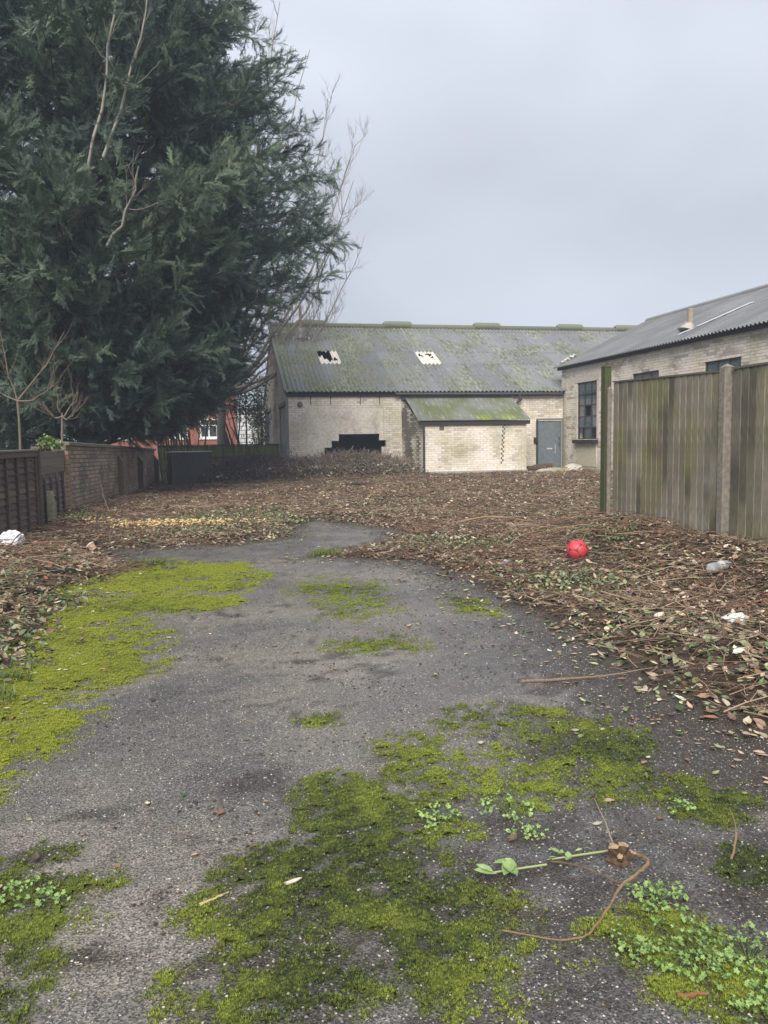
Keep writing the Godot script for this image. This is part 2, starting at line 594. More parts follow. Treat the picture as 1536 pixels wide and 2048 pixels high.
func frond_mesh(sd: int) -> ArrayMesh:
	var r := RandomNumberGenerator.new()
	r.seed = sd
	var mb := MB.new()
	var col := Color(1, 1, 1)
	for i in 15:
		var t := 0.06 + 0.9 * i / 15.0
		var ang := r.randf() * TAU
		var flat := Vector3(cos(ang), 0, sin(ang) * 0.55)
		var dir := (flat * r.randf_range(0.35, 0.8) + Vector3(0, 1, -0.25 * t)).normalized()
		var at := Vector3(0, t, -0.13 * t * t)
		var l := (0.36 * (1.0 - t) + 0.12) * r.randf_range(0.7, 1.3)
		var perp := dir.cross(Vector3(r.randf(), 0.2, 1)).normalized()
		mb.tri(at - perp * 0.014, at + perp * 0.014, at + dir * l, col)
		for q in 5:
			var b := at + dir * l * (0.12 + 0.17 * q)
			var sd2 := perp if q % 2 else -perp
			var d2 := (dir + sd2 * r.randf_range(0.35, 0.9) + Vector3(r.randf_range(-0.35, 0.35), 0, r.randf_range(-0.35, 0.35))).normalized()
			var ll := l * r.randf_range(0.28, 0.5) * (1.1 - 0.1 * q)
			var p2 := d2.cross(Vector3(r.randf() - 0.5, 0.3, 1)).normalized() * r.randf_range(0.01, 0.017)
			mb.tri(b - p2, b + p2, b + d2 * ll, col)
	mb.tri(Vector3(-0.018, 0, 0), Vector3(0.018, 0, 0), Vector3(0, 1.05, -0.14), col)
	return mb.mesh(M.frond)

func leafy(parent: Node, ctr: Vector3, rad: Vector3, count: int, size: float, c0: Color, c1: Color, called: String = "crown") -> void:
	var list := []
	var cl := []
	for i in maxi(6, count / 60):
		var d := Vector3(rng.randfn(), rng.randfn(), rng.randfn()).normalized() * pow(rng.randf(), 0.45)
		cl.append(ctr + d * rad)
	for i in count:
		var c: Vector3 = cl[rng.randi() % cl.size()]
		var d := Vector3(rng.randfn(), rng.randfn(), rng.randfn()) * 0.16 * (rad.x + rad.y + rad.z) / 3.0
		var p := c + d
		if p.y < 0.05: continue
		list.append([Transform3D(lie(size * rng.randf_range(0.6, 1.3), 1.2), p), cmix(c0, c1, rng.randf())])
	swarm(called, ivym, list, parent)

func _ready() -> void:
	rng.seed = 77
	N1.seed = 11; N1.frequency = 0.01; N1.fractal_octaves = 4
	N2.seed = 23; N2.frequency = 0.01; N2.fractal_octaves = 3
	N3.seed = 37; N3.frequency = 0.01; N3.fractal_octaves = 3
	# camera
	var cam := Camera3D.new()
	cam.name = "camera"
	cam.fov = 66.0
	cam.far = 2000.0
	cam.near = 0.05
	add_child(cam)
	cam.position = Vector3(0, 1.35, 0)
	cam.basis = Basis(Vector3.UP, deg_to_rad(-12.1)) * Basis(Vector3.RIGHT, deg_to_rad(-5.2)) * Basis(Vector3.BACK, deg_to_rad(-0.9))
	cam.current = true
	# sky
	var img := Image.create(512, 256, false, Image.FORMAT_RGBF)
	var ns := FastNoiseLite.new()
	ns.seed = 4; ns.frequency = 0.9; ns.fractal_octaves = 4
	for j in 256:
		var el := (0.5 - (j + 0.5) / 256.0) * PI
		for i in 512:
			var az := TAU * (i + 0.5) / 512.0
			var d := Vector3(cos(el) * sin(az), sin(el), cos(el) * cos(az))
			var col: Color
			if el > 0.0:
				var b := lerpf(0.19, 0.262, sin(el)) * (1.0 + 0.42 * ns.get_noise_3d(d.x * 1.2, d.y * 2.6, d.z * 1.2))
				col = Color(b * 0.925, b * 0.985, b * 1.12)
			else:
				col = Color(0.06, 0.06, 0.056)
			img.set_pixel(i, j, col)
	var psm := PanoramaSkyMaterial.new()
	psm.panorama = ImageTexture.create_from_image(img)
	var sky := Sky.new()
	sky.sky_material = psm
	var env := Environment.new()
	env.background_mode = Environment.BG_SKY
	env.sky = sky
	env.tonemap_mode = Environment.TONE_MAPPER_LINEAR
	env.tonemap_exposure = 3.4
	env.sdfgi_enabled = true
	env.ssao_enabled = true
	env.ssil_enabled = true
	env.fog_enabled = true
	env.fog_density = 0.0025
	env.fog_light_color = Color(0.8, 0.86, 0.95)
	var we := WorldEnvironment.new()
	we.name = "world_environment"
	we.environment = env
	add_child(we)
	var sun := DirectionalLight3D.new()
	sun.name = "sun"
	sun.light_energy = 0.5
	sun.light_color = Color(1.0, 0.96, 0.9)
	sun.light_angular_distance = 40.0
	sun.shadow_enabled = true
	add_child(sun)
	sun.rotation_degrees = Vector3(-43, -22, 0)

	make_grid()
	make_moss()
	make_materials()
	make_small_meshes()
	build_ground()
	build_shed()
	build_side_building()
	build_right_fence()
	build_left_boundary()
	build_background()
	build_conifer()
	build_bare_tree()
	build_litter()
	build_small_things()

func build_ground() -> void:
	var xs := span([[-400.0, -40.0, 60.0], [-40.0, -8.0, 2.0], [-8.0, -3.0, 0.25], [-3.0, 6.0, 0.09], [6.0, 14.0, 0.2], [14.0, 40.0, 2.0], [40.0, 400.0, 60.0]])
	var zs := span([[-400.0, -50.0, 50.0], [-50.0, -30.0, 2.0], [-30.0, -14.0, 0.2], [-14.0, -1.0, 0.1], [-1.0, 6.0, 0.5], [6.0, 126.0, 30.0]])
	var cf := func(x: float, z: float) -> Color:
		var n := N3.get_noise_2d(x * 60.0, z * 60.0)
		var c := cmix(Color(0.075, 0.05, 0.034), Color(0.12, 0.085, 0.055), 0.5 + n)
		var gr := smoothstep(0.1, 0.4, N1.get_noise_2d(x * 35.0 + 300.0, z * 35.0))
		c = cmix(c, Color(0.06, 0.075, 0.025), gr * 0.5)
		if absf(x) > 14.0 or z < -30.0: c = Color(0.07, 0.09, 0.03)
		return c
	var m := sheet_grid(xs, zs, H, cf, func(_x, _z): return true)
	m.surface_set_material(0, M.soil)
	put("ground", m, self, "structure")
	# tarmac drive
	var cg := func(x: float, z: float) -> Color:
		var n := N1.get_noise_2d(x * 70.0, z * 70.0)
		var f := N2.get_noise_2d(x * 420.0, z * 420.0)
		var c := cmix(Color(0.16, 0.158, 0.16), Color(0.36, 0.33, 0.295), 0.55 + n * 1.0 + f * 0.45)
		var dirt := smoothstep(0.0, 0.5, blobs(MUD, x, z) * 0.8 - 0.22 + n * 0.6 + f * 0.8)
		c = cmix(c, Color(0.06, 0.048, 0.04), dirt * 0.9)
		var wet := smoothstep(0.15, 0.4, N3.get_noise_2d(x * 55.0, z * 55.0 + 90.0) + f * 0.3)
		c = cmix(c, Color(0.15, 0.15, 0.153), wet * 0.35)
		var mk := moss_kind(x, z)
		c = cmix(c, cmix(MOSS_LO, moss_hi(mk.z), mk.y * 0.75), smoothstep(-0.5, 0.1, mk.x) * 0.8)
		var edge := 1.0 - smoothstep(-0.05, 0.35, drive(x, z) + f * 0.25)
		return cmix(c, Color(0.07, 0.055, 0.04), edge * 0.8)
	var dm := sheet_grid(span([[-3.2, 3.8, 0.05]]), span([[-13.6, -5.0, 0.08], [-5.0, -1.0, 0.04], [-1.0, 3.0, 0.25]]), pave_y, cg, func(x, z): return drive(x, z) > -0.6)
	dm.surface_set_material(0, M.asphalt)
	put("driveway", dm, self, "structure")
	# moss cushions
	var ms := func(x: float, z: float) -> float:
		var k := moss_kind(x, z)
		var cu := N3.get_noise_2d(x * 1500.0, z * 1500.0)
		return pave_y(x, z) - 0.004 + minf(0.013, maxf(0.0, k.x + 0.04) * 0.03) * (0.8 + cu * 0.9)
	var mc := func(x: float, z: float) -> Color:
		var k := moss_kind(x, z)
		var f := N2.get_noise_2d(x * 900.0, z * 900.0)
		return cmix(MOSS_LO, moss_hi(k.z), k.y + f * 0.45).lerp(Color(0.11, 0.07, 0.02), clampf(f * 0.9 - 0.25, 0.0, 0.5))
	var keep := func(x, z): return drive(x, z) > -0.5 and moss_kind(x, z).x > -0.06
	var near := sheet_grid(span([[-1.6, 2.4, 0.016]]), span([[-3.8, -1.35, 0.016]]), ms, mc, keep)
	near.surface_set_material(0, M.moss)
	var mo := put("moss", near, self)
	tag(mo, "dark green moss cushions spread over the near tarmac", "moss", "", "stuff")
	var far := sheet_grid(span([[-2.4, 2.6, 0.035]]), span([[-9.8, -3.8, 0.035]]), ms, mc, keep)
	far.surface_set_material(0, M.moss)
	mo = put("moss_001", far, self)
	taken["moss"] = 1
	tag(mo, "yellow green moss carpet along the edge of the tarmac", "moss", "", "stuff")
	# moss tips
	var tip := MB.new()
	for i in 5:
		var a := TAU * i / 5.0
		var d := Vector3(cos(a), 0, sin(a))
		var s := Vector3(-sin(a), 0, cos(a)) * 0.22
		tip.tri(d * 0.2 - s, d * 0.2 + s, d * 0.75 + Vector3(0, 0.9, 0), Color(1, 1, 1))
	var tm := tip.mesh(M.frond)
	var tips := []
	while tips.size() < 70000:
		var z := -1.4 - 7.6 * pow(rng.randf(), 2.0)
		var x := rng.randf_range(-1.6, 2.3)
		var k := moss_kind(x, z)
		if k.x < 0.06 - 0.5 * pow(rng.randf(), 3.0) or drive(x, z) < -0.3: continue
		var y: float = maxf(ms.call(x, z), pave_y(x, z))
		tips.append([Transform3D(lie(rng.randf_range(0.004, 0.008) * (1.0 + 0.1 * -z), 0.4), Vector3(x, y, z)), cmix(MOSS_LO, moss_hi(k.z), k.y * 1.05 + rng.randf_range(-0.3, 0.35))])
	tag(swarm("moss_tips", tm, tips, self), "fine tips standing up from the moss on the tarmac", "moss")
	# loose grit
	var st := MB.new()
	var pts := [Vector3(0, 0.5, 0), Vector3(0.9, 0, 0.1), Vector3(0.1, -0.05, 0.7), Vector3(-0.8, 0.05, 0.15), Vector3(-0.05, 0, -0.65)]
	for i in 4: st.tri(pts[0], pts[1 + (i + 1) % 4], pts[1 + i], Color(1, 1, 1))
	var sm := st.mesh(M.concrete)
	var grit := []
	while grit.size() < 45000:
		var z := -1.3 - 8.0 * pow(rng.randf(), 1.8)
		var x := rng.randf_range(-2.2, 2.8)
		if drive(x, z) < -0.1: continue
		var k := moss_kind(x, z)
		if k.x > 0.0 and rng.randf() < 0.75: continue
		var q := rng.randf()
		var c := gray(rng.randf_range(0.1, 0.3)) if q < 0.72 else (Color(0.5, 0.48, 0.43) * rng.randf_range(0.7, 1.2) if q < 0.95 else Color(0.28, 0.2, 0.12))
		grit.append([Transform3D(lie(rng.randf_range(0.0025, 0.0065), 0.3), Vector3(x, pave_y(x, z) + (0.004 if k.x > 0.0 else 0.0005), z)), c])
	for i in 7000:
		var z := -1.4 - 7.0 * pow(rng.randf(), 1.5)
		var x := rng.randf_range(-0.8, 2.4)
		var w := N1.get_noise_2d(x * 120.0 + 40.0, z * 120.0) + 0.35 * smoothstep(0.0, 1.8, x)
		if drive(x, z) < -0.1 or w < 0.12 + rng.randf() * 0.35: continue
		grit.append([Transform3D(lie(rng.randf_range(0.005, 0.015), 0.3), Vector3(x, pave_y(x, z), z)), vary(Color(0.05, 0.038, 0.028), 0.4)])
	tag(swarm("loose_grit", sm, grit, self), "loose grit and small stones scattered over the tarmac", "grit")

# ---------- white painted shed with corrugated roof ----------
const SZ := -26.9
func stain(x: float, y: float) -> float:
	# dirt on the painted walls (grainy patches where the photograph has them)
	var s := 0.0
	s += 0.55 * hump(x, y, 4.6, 2.0, 0.35, 0.6)
	s += 0.6 * hump(x, y, 5.5, 1.7, 0.3, 0.9)
	s += 0.7 * hump(x, y, 6.3, 0.9, 0.3, 0.8)
	s += 0.75 * hump(x, y, 12.0, 2.35, 0.5, 0.35)
	s += 0.5 * hump(x, y, 11.2, 2.3, 0.5, 0.6)
	return s

func paint_col(x: float, y: float, seed_off: float) -> Color:
	var base := Color(0.85, 0.805, 0.75)
	var n := N2.get_noise_2d(x * 130.0 + seed_off, y * 130.0)
	var f := N3.get_noise_2d(x * 700.0 + seed_off, y * 700.0)
	var c := cmix(base, Color(0.7, 0.65, 0.5), 0.2 + n * 0.9)
	c = cmix(c, Color(0.36, 0.33, 0.2), smoothstep(0.28, 0.62, N1.get_noise_2d(x * 90.0 + seed_off * 3.0, y * 60.0) + f * 0.3) * 0.5)
	c = cmix(c, Color(0.3, 0.27, 0.22), smoothstep(0.22, 0.5, N1.get_noise_2d(x * 150.0 - seed_off, y * 110.0) + 0.15 * f) * 0.45)
	c = cmix(c, Color(0.45, 0.45, 0.3), smoothstep(0.0, 0.5, N1.get_noise_2d(x * 55.0 + seed_off * 2.0, y * 45.0 + 200.0)) * 0.45)
	return c * rng.randf_range(0.97, 1.03)

func add_bricks(mb: MB, list: Array, o: Vector3, ux: Vector3, uy: Vector3, un: Vector3, recess: float, cf: Callable, ch: float = 0.004) -> void:
	for b in list:
		var pr := recess + rng.randf_range(-0.002, 0.004)
		mb.brick(o + ux * b[0] + uy * b[2] - un * recess, ux * (b[1] - b[0]), uy * (b[3] - b[2]), un * pr, cf.call((b[0] + b[1]) * 0.5, (b[2] + b[3]) * 0.5), ch)

func build_shed() -> void:
	var S := thing("shed", "long cream painted workshop with mossy corrugated roof and a hole in its wall", "shed", Vector3(7.5, 0, SZ))
	var off := -S.position
	var X := Vector3.RIGHT
	var Y := Vector3.UP
	var Z := Vector3.BACK
	var x0 := 2.52
	var x1 := 12.49
	var top := 3.02
	# front wall: blocks in the infill, bricks at the piers and over the door
	var o := Vector3(x0, 0, SZ) + off
	var hole := [[1.45, 0.2, 3.2, 1.125], [1.45, 1.125, 3.35, 1.35], [1.7, 1.35, 3.12, 1.575], [1.2, 0.2, 1.45, 1.125]]
	var ops := hole.duplicate()
	ops.append([8.93, 0.0, 10.0, 1.98])
	var mor := courses(9.97, top, 0.45, 0.225, 0.0, ops)
	var wallm := core(mor.rows, o, X, Y, Z, 0.2, 0.02, Color(0.4, 0.36, 0.3))
	for q in courses(9.97, top, 0.45, 0.225, 0.0, ops + [[0.6, 0.0, 3.28, 2.475]]).rows:
		wallm.box(o + X * q[0] + Y * q[2] - Z * 0.02, X * (q[1] - q[0]), Y * (q[3] - q[2]), Z * 0.011, Color(0.56, 0.5, 0.42))
	for q in courses(3.28, 2.475, 0.45, 0.225, 0.0, [[0.0, 0.0, 0.6, 9.0]] + hole).rows:
		wallm.box(o + X * q[0] + Y * q[2] - Z * 0.02, X * (q[1] - q[0]), Y * (q[3] - q[2]), Z * 0.016, Color(0.74, 0.7, 0.63))
	put("wall", wallm.mesh(M.mortar), S)
	var bl := courses(3.28, 2.475, 0.45, 0.225, 0.012, [[0, 0, 0.6, 9]].map(func(q): return q) + hole)
	var cfb := func(u: float, v: float) -> Color:
		var c := paint_col(u + x0, v, 0.0)
		if u > 0.6 and u < 3.28 and v < 2.475: c = cmix(c, Color(0.66, 0.62, 0.56), 0.5)
		return cmix(c, Color(0.36, 0.31, 0.28), smoothstep(0.2, 0.9, stain(u + x0, v) + 0.5 * N3.get_noise_2d(u * 500.0, v * 300.0)) * 0.6)
	for b in bl.bricks:
		if b[0] < 0.59: continue
		var mb := MB.new()
		var a: Vector3 = o + X * b[0] + Y * b[2] - Z * 0.007
		# front face as a small grid so that grime has an outline
		var w: float = b[1] - b[0]
		var h: float = b[3] - b[2]
		var pr := 0.007 + rng.randf_range(-0.002, 0.003)
		var nx := maxi(1, int(w / 0.06))
		for i in nx:
			for j in 4:
				var p: Vector3 = a + X * (w * i / nx) + Y * (h * j / 4.0) + Z * pr
				var q: Color = cfb.call(b[0] + w * (i + 0.5) / nx, b[2] + h * (j + 0.5) / 4.0)
				mb.quad(p, p + X * (w / nx), p + X * (w / nx) + Y * (h / 4.0), p + Y * (h / 4.0), q)
		var cc: Color = cfb.call(b[0], b[2])
		mb.quad(a, a + X * w, a + X * w + Z * pr, a + Z * pr, cc)
		mb.quad(a + Y * h + Z * pr, a + X * w + Y * h + Z * pr, a + X * w + Y * h, a + Y * h, cc)
		mb.quad(a, a + Z * pr, a + Y * h + Z * pr, a + Y * h, cc)
		mb.quad(a + X * w, a + X * w + Y * h, a + X * w + Y * h + Z * pr, a + X * w + Z * pr, cc)
		put("block", mb.mesh(M.paint), S)
	var br := MB.new()
	var bc := courses(9.97, top, 0.225, 0.075, 0.009, ops + [[0.6, 0.0, 3.29, 2.475]])
	add_bricks(br, bc.bricks, o, X, Y, Z, 0.007, cfb)
	put("brickwork", br.mesh(M.paint), S, "stuff")
	# wall right of the yard, hidden behind the side building
	var rest := MB.new()
	rest.box(Vector3(12.5, 0, SZ - 0.2) + off, X * 6.6, Y * top, Z * 0.18, Color(0.5, 0.45, 0.38))
	rest.box(Vector3(x0, 0, -39.5) + off, X * 16.58, Y * top, Z * 0.2, Color(0.4, 0.36, 0.3))
	rest.box(Vector3(18.9, 0, -39.3) + off, X * 0.2, Y * top, Z * 12.2, Color(0.4, 0.36, 0.3))
	put("rear_wall", rest.mesh(M.mortar), S)
	# gable end facing the drive
	var go := Vector3(x0, 0, -39.3) + off
	var gtop := func(u: float) -> float: return minf(3.0 + (6.2 - absf(u - 6.2)) * 0.473, 9.0)
	var gops := [[1.9, 0.0, 4.3, 2.7], [8.7, 0.0, 11.25, 2.625]]
	var gc := courses(12.2, 6.0, 0.225, 0.075, 0.01, gops, gtop)
	put("gable_wall", core(gc.rows, go, Z, Y, -X, 0.2, 0.008, Color(0.3, 0.27, 0.23)).mesh(M.mortar), S)
	var gb := MB.new()
	var cfg := func(u: float, v: float) -> Color:
		var n := N2.get_noise_2d(u * 120.0 + 60.0, v * 120.0)
		var c := cmix(Color(0.3, 0.255, 0.205), Color(0.46, 0.4, 0.33), 0.5 + n)
		return c * rng.randf_range(0.85, 1.15)
	add_bricks(gb, gc.bricks, go, Z, Y, -X, 0.008, cfg)
	put("gable_brickwork", gb.mesh(M.brick), S, "stuff")
	for q in gops:
		var d := MB.new()
		d.box(go + Z * q[0] + X * 0.12, Z * (q[2] - q[0]), Y * q[3], -X * 0.05, Color(0.16, 0.18, 0.21))
		var door := put("sliding_door", d.mesh(M.metal), S)
		for k in 5:
			var b := MB.new()
			b.box(go + Z * (q[0] + (q[2] - q[0]) * (k + 0.1) / 5.0) + X * 0.07, Z * ((q[2] - q[0]) * 0.16), Y * (q[3] - 0.05), -X * 0.025, Color(0.19, 0.215, 0.25) * rng.randf_range(0.85, 1.1), 0.006)
			put("plank", b.mesh(M.metal), door)
		var l := MB.new()
		l.box(go + Z * (q[0] - 0.15) + Y * q[3] + X * 0.03, Z * (q[2] - q[0] + 0.3), Y * 0.16, -X * 0.06, Color(0.12, 0.1, 0.085), 0.01)
		put("lintel", l.mesh(M.wood), S)
	# roof of single corrugated sheets in three courses
	var slope := 0.473
	var us := Vector3(0, slope, -1.0).normalized()
	var un := Vector3(0, 1.0, slope).normalized()
	var eave := Vector3(2.42, 3.02, -26.72) + off
	var cfr := func(p: Vector3) -> Color:
		var w := p - off
		var n := N1.get_noise_2d(w.x * 70.0, w.z * 50.0)
		var f := N2.get_noise_2d(w.x * 900.0, w.z * 520.0)
		var green := 0.68 + n * 1.2 - smoothstep(4.0, 9.0, w.x) * 0.45 + smoothstep(-28.6, -26.9, w.z) * 0.25 * smoothstep(7.0, 11.0, w.x)
		var c := cmix(Color(0.2, 0.215, 0.235), Color(0.165, 0.19, 0.12), green)
		c = cmix(c, Color(0.42, 0.43, 0.4), smoothstep(0.25, 0.55, f + n * 0.4) * 0.45)
		return cmix(c, Color(0.05, 0.052, 0.045), smoothstep(0.25, 0.5, -f + n * 0.4) * 0.6)
	var white := func(p: Vector3) -> Color:
		return Color(0.72, 0.66, 0.62) * (1.0 + 0.2 * N2.get_noise_2d(p.x * 600.0, p.z * 600.0))
	var h1 := func(u: float, v: float) -> bool:
		var n := 0.12 * N3.get_noise_2d(u * 420.0, v * 420.0)
		if v < 0.07 or u > 0.93: return false
		if u < 0.68 and v > 0.27 + 0.3 * sin(u * 7.5 + 0.6) * (1.0 - u) + n and v < 0.97 + n - 0.5 * maxf(0.0, 0.14 - absf(u - 0.46)) * 3.0: return true
		return Vector2(u - 0.8, (v - 0.3) * 0.9).length() < 0.1 + n * 0.5
	var h2 := func(u: float, v: float) -> bool:
		var n := 0.1 * N3.get_noise_2d(u * 500.0 + 70.0, v * 500.0)
		return Vector2(u - 0.25, v - 0.62).length() < 0.09 + n or Vector2(u - 0.66, v - 0.68).length() < 0.12 + n or Vector2(u - 0.78, v - 0.5).length() < 0.07 + n
	var R := Node3D.new()
	R.name = "roof"
	S.add_child(R)
	var starts := [0.0, 2.75, 4.1]
	var lens := [2.9, 1.5, 3.12]
	for row in 3:
		for k in 22:
			var wx := 2.42 + k * 0.77
			var oo: Vector3 = eave + X * (k * 0.77) + us * starts[row] + un * (0.011 * row + 0.0015 * (k % 2) + rng.randf_range(0, 0.003))
			var is_w: bool = row == 1 and (k == 2 or k == 7)
			var m: ArrayMesh
			if is_w:
				m = corr_sheet(oo, X, us, un, 0.77, lens[row], 0.154, 0.027, white, M.sheet, 40, h1 if k == 2 else h2)
			else:
				var tone := rng.randf_range(0.86, 1.12)
				m = corr_sheet(oo, X, us, un, 0.79, lens[row], 0.154, 0.027, func(p): return cfr.call(p) * tone, M.sheet, 18)
			var sh := put("roof_sheet", m, R)
			if is_w: sh.set_meta("label", "broken pale plastic roof sheet with holes")
	var back := corr_sheet(Vector3(19.4, 3.02, -39.7) + off, -X, Vector3(0, slope, 1.0).normalized(), Vector3(0, 1, -slope).normalized(), 16.94, 7.19, 0.154, 0.027, cfr, M.sheet, 4)
	put("rear_roof", back, R)
	# ridge capping with raised vents
	for k in 9:
		var mb := MB.new()
		var xa := 2.42 + k * 1.88
		var cc: Color = Color(0.13, 0.15, 0.1) * rng.randf_range(0.85, 1.15)
		mb.tube([Vector3(xa, 6.13, -33.22) + off, Vector3(xa + 1.9, 6.13, -33.22) + off], [0.13, 0.13], 10, cc)
		mb.box(Vector3(xa, 5.97, -33.0) + off, X * 1.87, Y * 0.03, Vector3(0, -0.1, 0.26), cc)
		put("ridge_cap", mb.mesh(M.sheet), R)
	for vx in [3.6, 7.3, 11.3, 15.2, 18.0]:
		var mb := MB.new()
		mb.tube([Vector3(vx - 0.06, 6.19, -33.22) + off, Vector3(vx, 6.21, -33.22) + off, Vector3(vx + 1.05, 6.21, -33.22) + off, Vector3(vx + 1.12, 6.19, -33.22) + off], [0.13, 0.168, 0.168, 0.13], 10, Color(0.17, 0.19, 0.13))
		put("ridge_vent", mb.mesh(M.sheet), R)
	# verge flashing, fascia, gutter
	var vg := MB.new()
	vg.box(Vector3(2.37, 2.93, -26.7) + off, X * 0.06, us * 7.1, un * 0.16, Color(0.2, 0.2, 0.18))
	put("verge_board", vg.mesh(M.wood), R)
	var fa := MB.new()
	fa.box(Vector3(2.45, 2.86, -26.88) + off, X * 10.02, Y * 0.15, Z * 0.05, Color(0.05, 0.048, 0.045), 0.006)
	put("fascia", fa.mesh(M.wood), R)
	var gu := MB.new()
	gu.tube([Vector3(6.2, 2.93, -26.73) + off, Vector3(12.4, 2.92, -26.73) + off], [0.055, 0.055], 8, Color(0.055, 0.055, 0.055))
	put("gutter", gu.mesh(M.metal), R)
	var dp := MB.new()
	dp.tube([Vector3(10.72, 2.9, -26.7) + off, Vector3(10.8, 2.75, -26.72) + off, Vector3(10.58, 2.5, -26.84) + off], [0.05, 0.055, 0.045], 8, Color(0.08, 0.07, 0.075))
	put("downpipe_stub", dp.mesh(M.metal), S)
	for hx in [3.27, 3.95, 4.98, 5.66]:
		var mb := MB.new()
		mb.box(Vector3(hx, 2.58, SZ + 0.004) + off, X * 0.022, Y * 0.28, Z * 0.02, Color(0.06, 0.055, 0.055))
		put("strap", mb.mesh(M.metal), S)
	var lf := MB.new()
	lf.tube([Vector3(2.92, 2.6, SZ) + off, Vector3(2.92, 2.6, SZ + 0.05) + off, Vector3(2.92, 2.6, SZ + 0.1) + off], [0.095, 0.09, 0.05], 12, Color(0.22, 0.22, 0.22))
	put("bulkhead_lamp", lf.mesh(M.metal), S)
	# flue with its cowl
	var fl := MB.new()
	fl.tube([Vector3(3.57, 5.5, -32.0) + off, Vector3(3.57, 6.75, -32.0) + off], [0.06, 0.06], 10, Color(0.36, 0.22, 0.18))
	var fp := put("flue", fl.mesh(M.metal), R)
	var fw := MB.new()
	fw.tube([Vector3(3.56, 5.42, -31.95) + off, Vector3(3.56, 5.72, -31.97) + off, Vector3(3.57, 5.86, -32.0) + off], [0.3, 0.22, 0.075], 14, Color(0.5, 0.52, 0.55))
	put("flashing", fw.mesh(M.metal), fp)
	for k in 2:
		var mb := MB.new()
		mb.box(Vector3(3.16 + 0.56 * k, 5.36, -31.72) + off, X * 0.24, us * 0.34, un * 0.035, Color(0.62, 0.63, 0.64))
		put("patch", mb.mesh(M.metal), fp)
	# door
	var fr := MB.new()
	for q in [[11.45, 0.0, 0.07, 2.0], [12.41, 0.0, 0.06, 2.0], [11.45, 2.0, 1.02, 0.06]]:
		fr.box(Vector3(q[0], q[1], SZ - 0.1) + off, X * q[2], Y * q[3], Z * 0.13, Color(0.055, 0.06, 0.065) if q[0] < 12.0 and q[3] > 1.0 else Color(0.3, 0.31, 0.3), 0.008)
	put("door_frame", fr.mesh(M.wood), S)
	var dr := MB.new()
	dr.box(Vector3(11.525, 0.02, SZ - 0.08) + off, X * 0.88, Y * 1.97, Z * 0.05, Color(0.155, 0.185, 0.215), 0.006)
	var door := put("door", dr.mesh(M.metal), S)
	for q in [[11.88, 0.93, 0.2, 0.045, Color(0.6, 0.6, 0.6), "letter_plate"], [12.2, 0.78, 0.014, 0.32, Color(0.6, 0.62, 0.64), "scratch"], [12.33, 1.28, 0.05, 0.09, Color(0.08, 0.08, 0.08), "lock"], [12.34, 1.02, 0.04, 0.16, Color(0.1, 0.1, 0.1), "handle"]]:
		var mb := MB.new()
		mb.box(Vector3(q[0], q[1], SZ - 0.03) + off, X * q[2], Y * q[3], Z * (0.02 if q[5] != "scratch" else 0.003), q[4])
		put(q[5], mb.mesh(M.metal), door)
	var lk := MB.new()
	lk.cbox(Vector3(11.42, 1.27, SZ + 0.05) + off, Vector3(0.14, 0.2, 0.1), Color(0.03, 0.03, 0.03), 0.02)
	put("key_safe", lk.mesh(M.metal), S)
	# ---- lean-to ----
	var L := thing("lean_to", "low cream lean-to store with mossy sloping corrugated roof", "outbuilding", Vector3(8.6, 0, -26.0))
	off = -L.position
	var lz := -25.15
	var lo := Vector3(6.8, 0.2, lz) + off
	var lops := []
	for r in 24: # toothed gap between two phases of brickwork
		if r > 3: lops.append([2.62 + (0.05 if r % 2 else 0.0) + 0.004 * r, r * 0.075, 2.665 + (0.05 if r % 2 else 0.0) + 0.004 * r, r * 0.075 + 0.075])
	lops.append([0.5, 1.44, 0.67, 1.59])
	var lc := courses(3.56, 1.66, 0.225, 0.075, 0.006, lops)
	var solid := courses(3.56, 1.66, 0.225, 0.075, 0.006, [])
	put("wall", core(solid.rows, lo, X, Y, Z, 0.2, 0.009, Color(0.62, 0.56, 0.48)).mesh(M.mortar), L)
	var cfl := func(u: float, v: float) -> Color:
		var c := paint_col(u + 20.0, v, 300.0)
		return cmix(c, Color(0.33, 0.31, 0.17), 0.5 * hump(u, v, 1.3, 0.8, 0.4, 0.5) + 0.55 * hump(u, v, 3.5, 0.7, 0.3, 0.9))
	var lb := MB.new()
	add_bricks(lb, lc.bricks, lo, X, Y, Z, 0.009, cfl, 0.003)
	put("brickwork", lb.mesh(M.paint), L, "stuff")
	var ck := MB.new()
	for q in lops.slice(0, lops.size() - 1):
		ck.box(Vector3(6.8 + q[0], 0.2 + q[1], lz - 0.014) + off, X * (q[2] - q[0]), Y * 0.073, Z * 0.006, Color(0.13, 0.115, 0.1))
	put("open_joint", ck.mesh(M.mortar), L)
	var vt := MB.new()
	vt.box(Vector3(7.31, 1.65, lz - 0.01) + off, X * 0.15, Y * 0.14, Z * 0.012, Color(0.14, 0.12, 0.11), 0.004)
	put("air_brick", vt.mesh(M.metal), L)
	var so := Vector3(6.44, 0.2, SZ + 0.02) + off
	var sx := Vector3(0.36, 0, 1.72).normalized()
	var sn := Vector3(-1.72, 0, 0.36).normalized()
	var stop := func(u: float) -> float: return 2.52 - u * 0.46
	var sc := courses(1.72, 2.6, 0.225, 0.075, 0.008, [], stop)
	put("side_wall", core(sc.rows, so, sx, Y, sn, 0.2, 0.012, Color(0.2, 0.17, 0.14)).mesh(M.mortar), L)
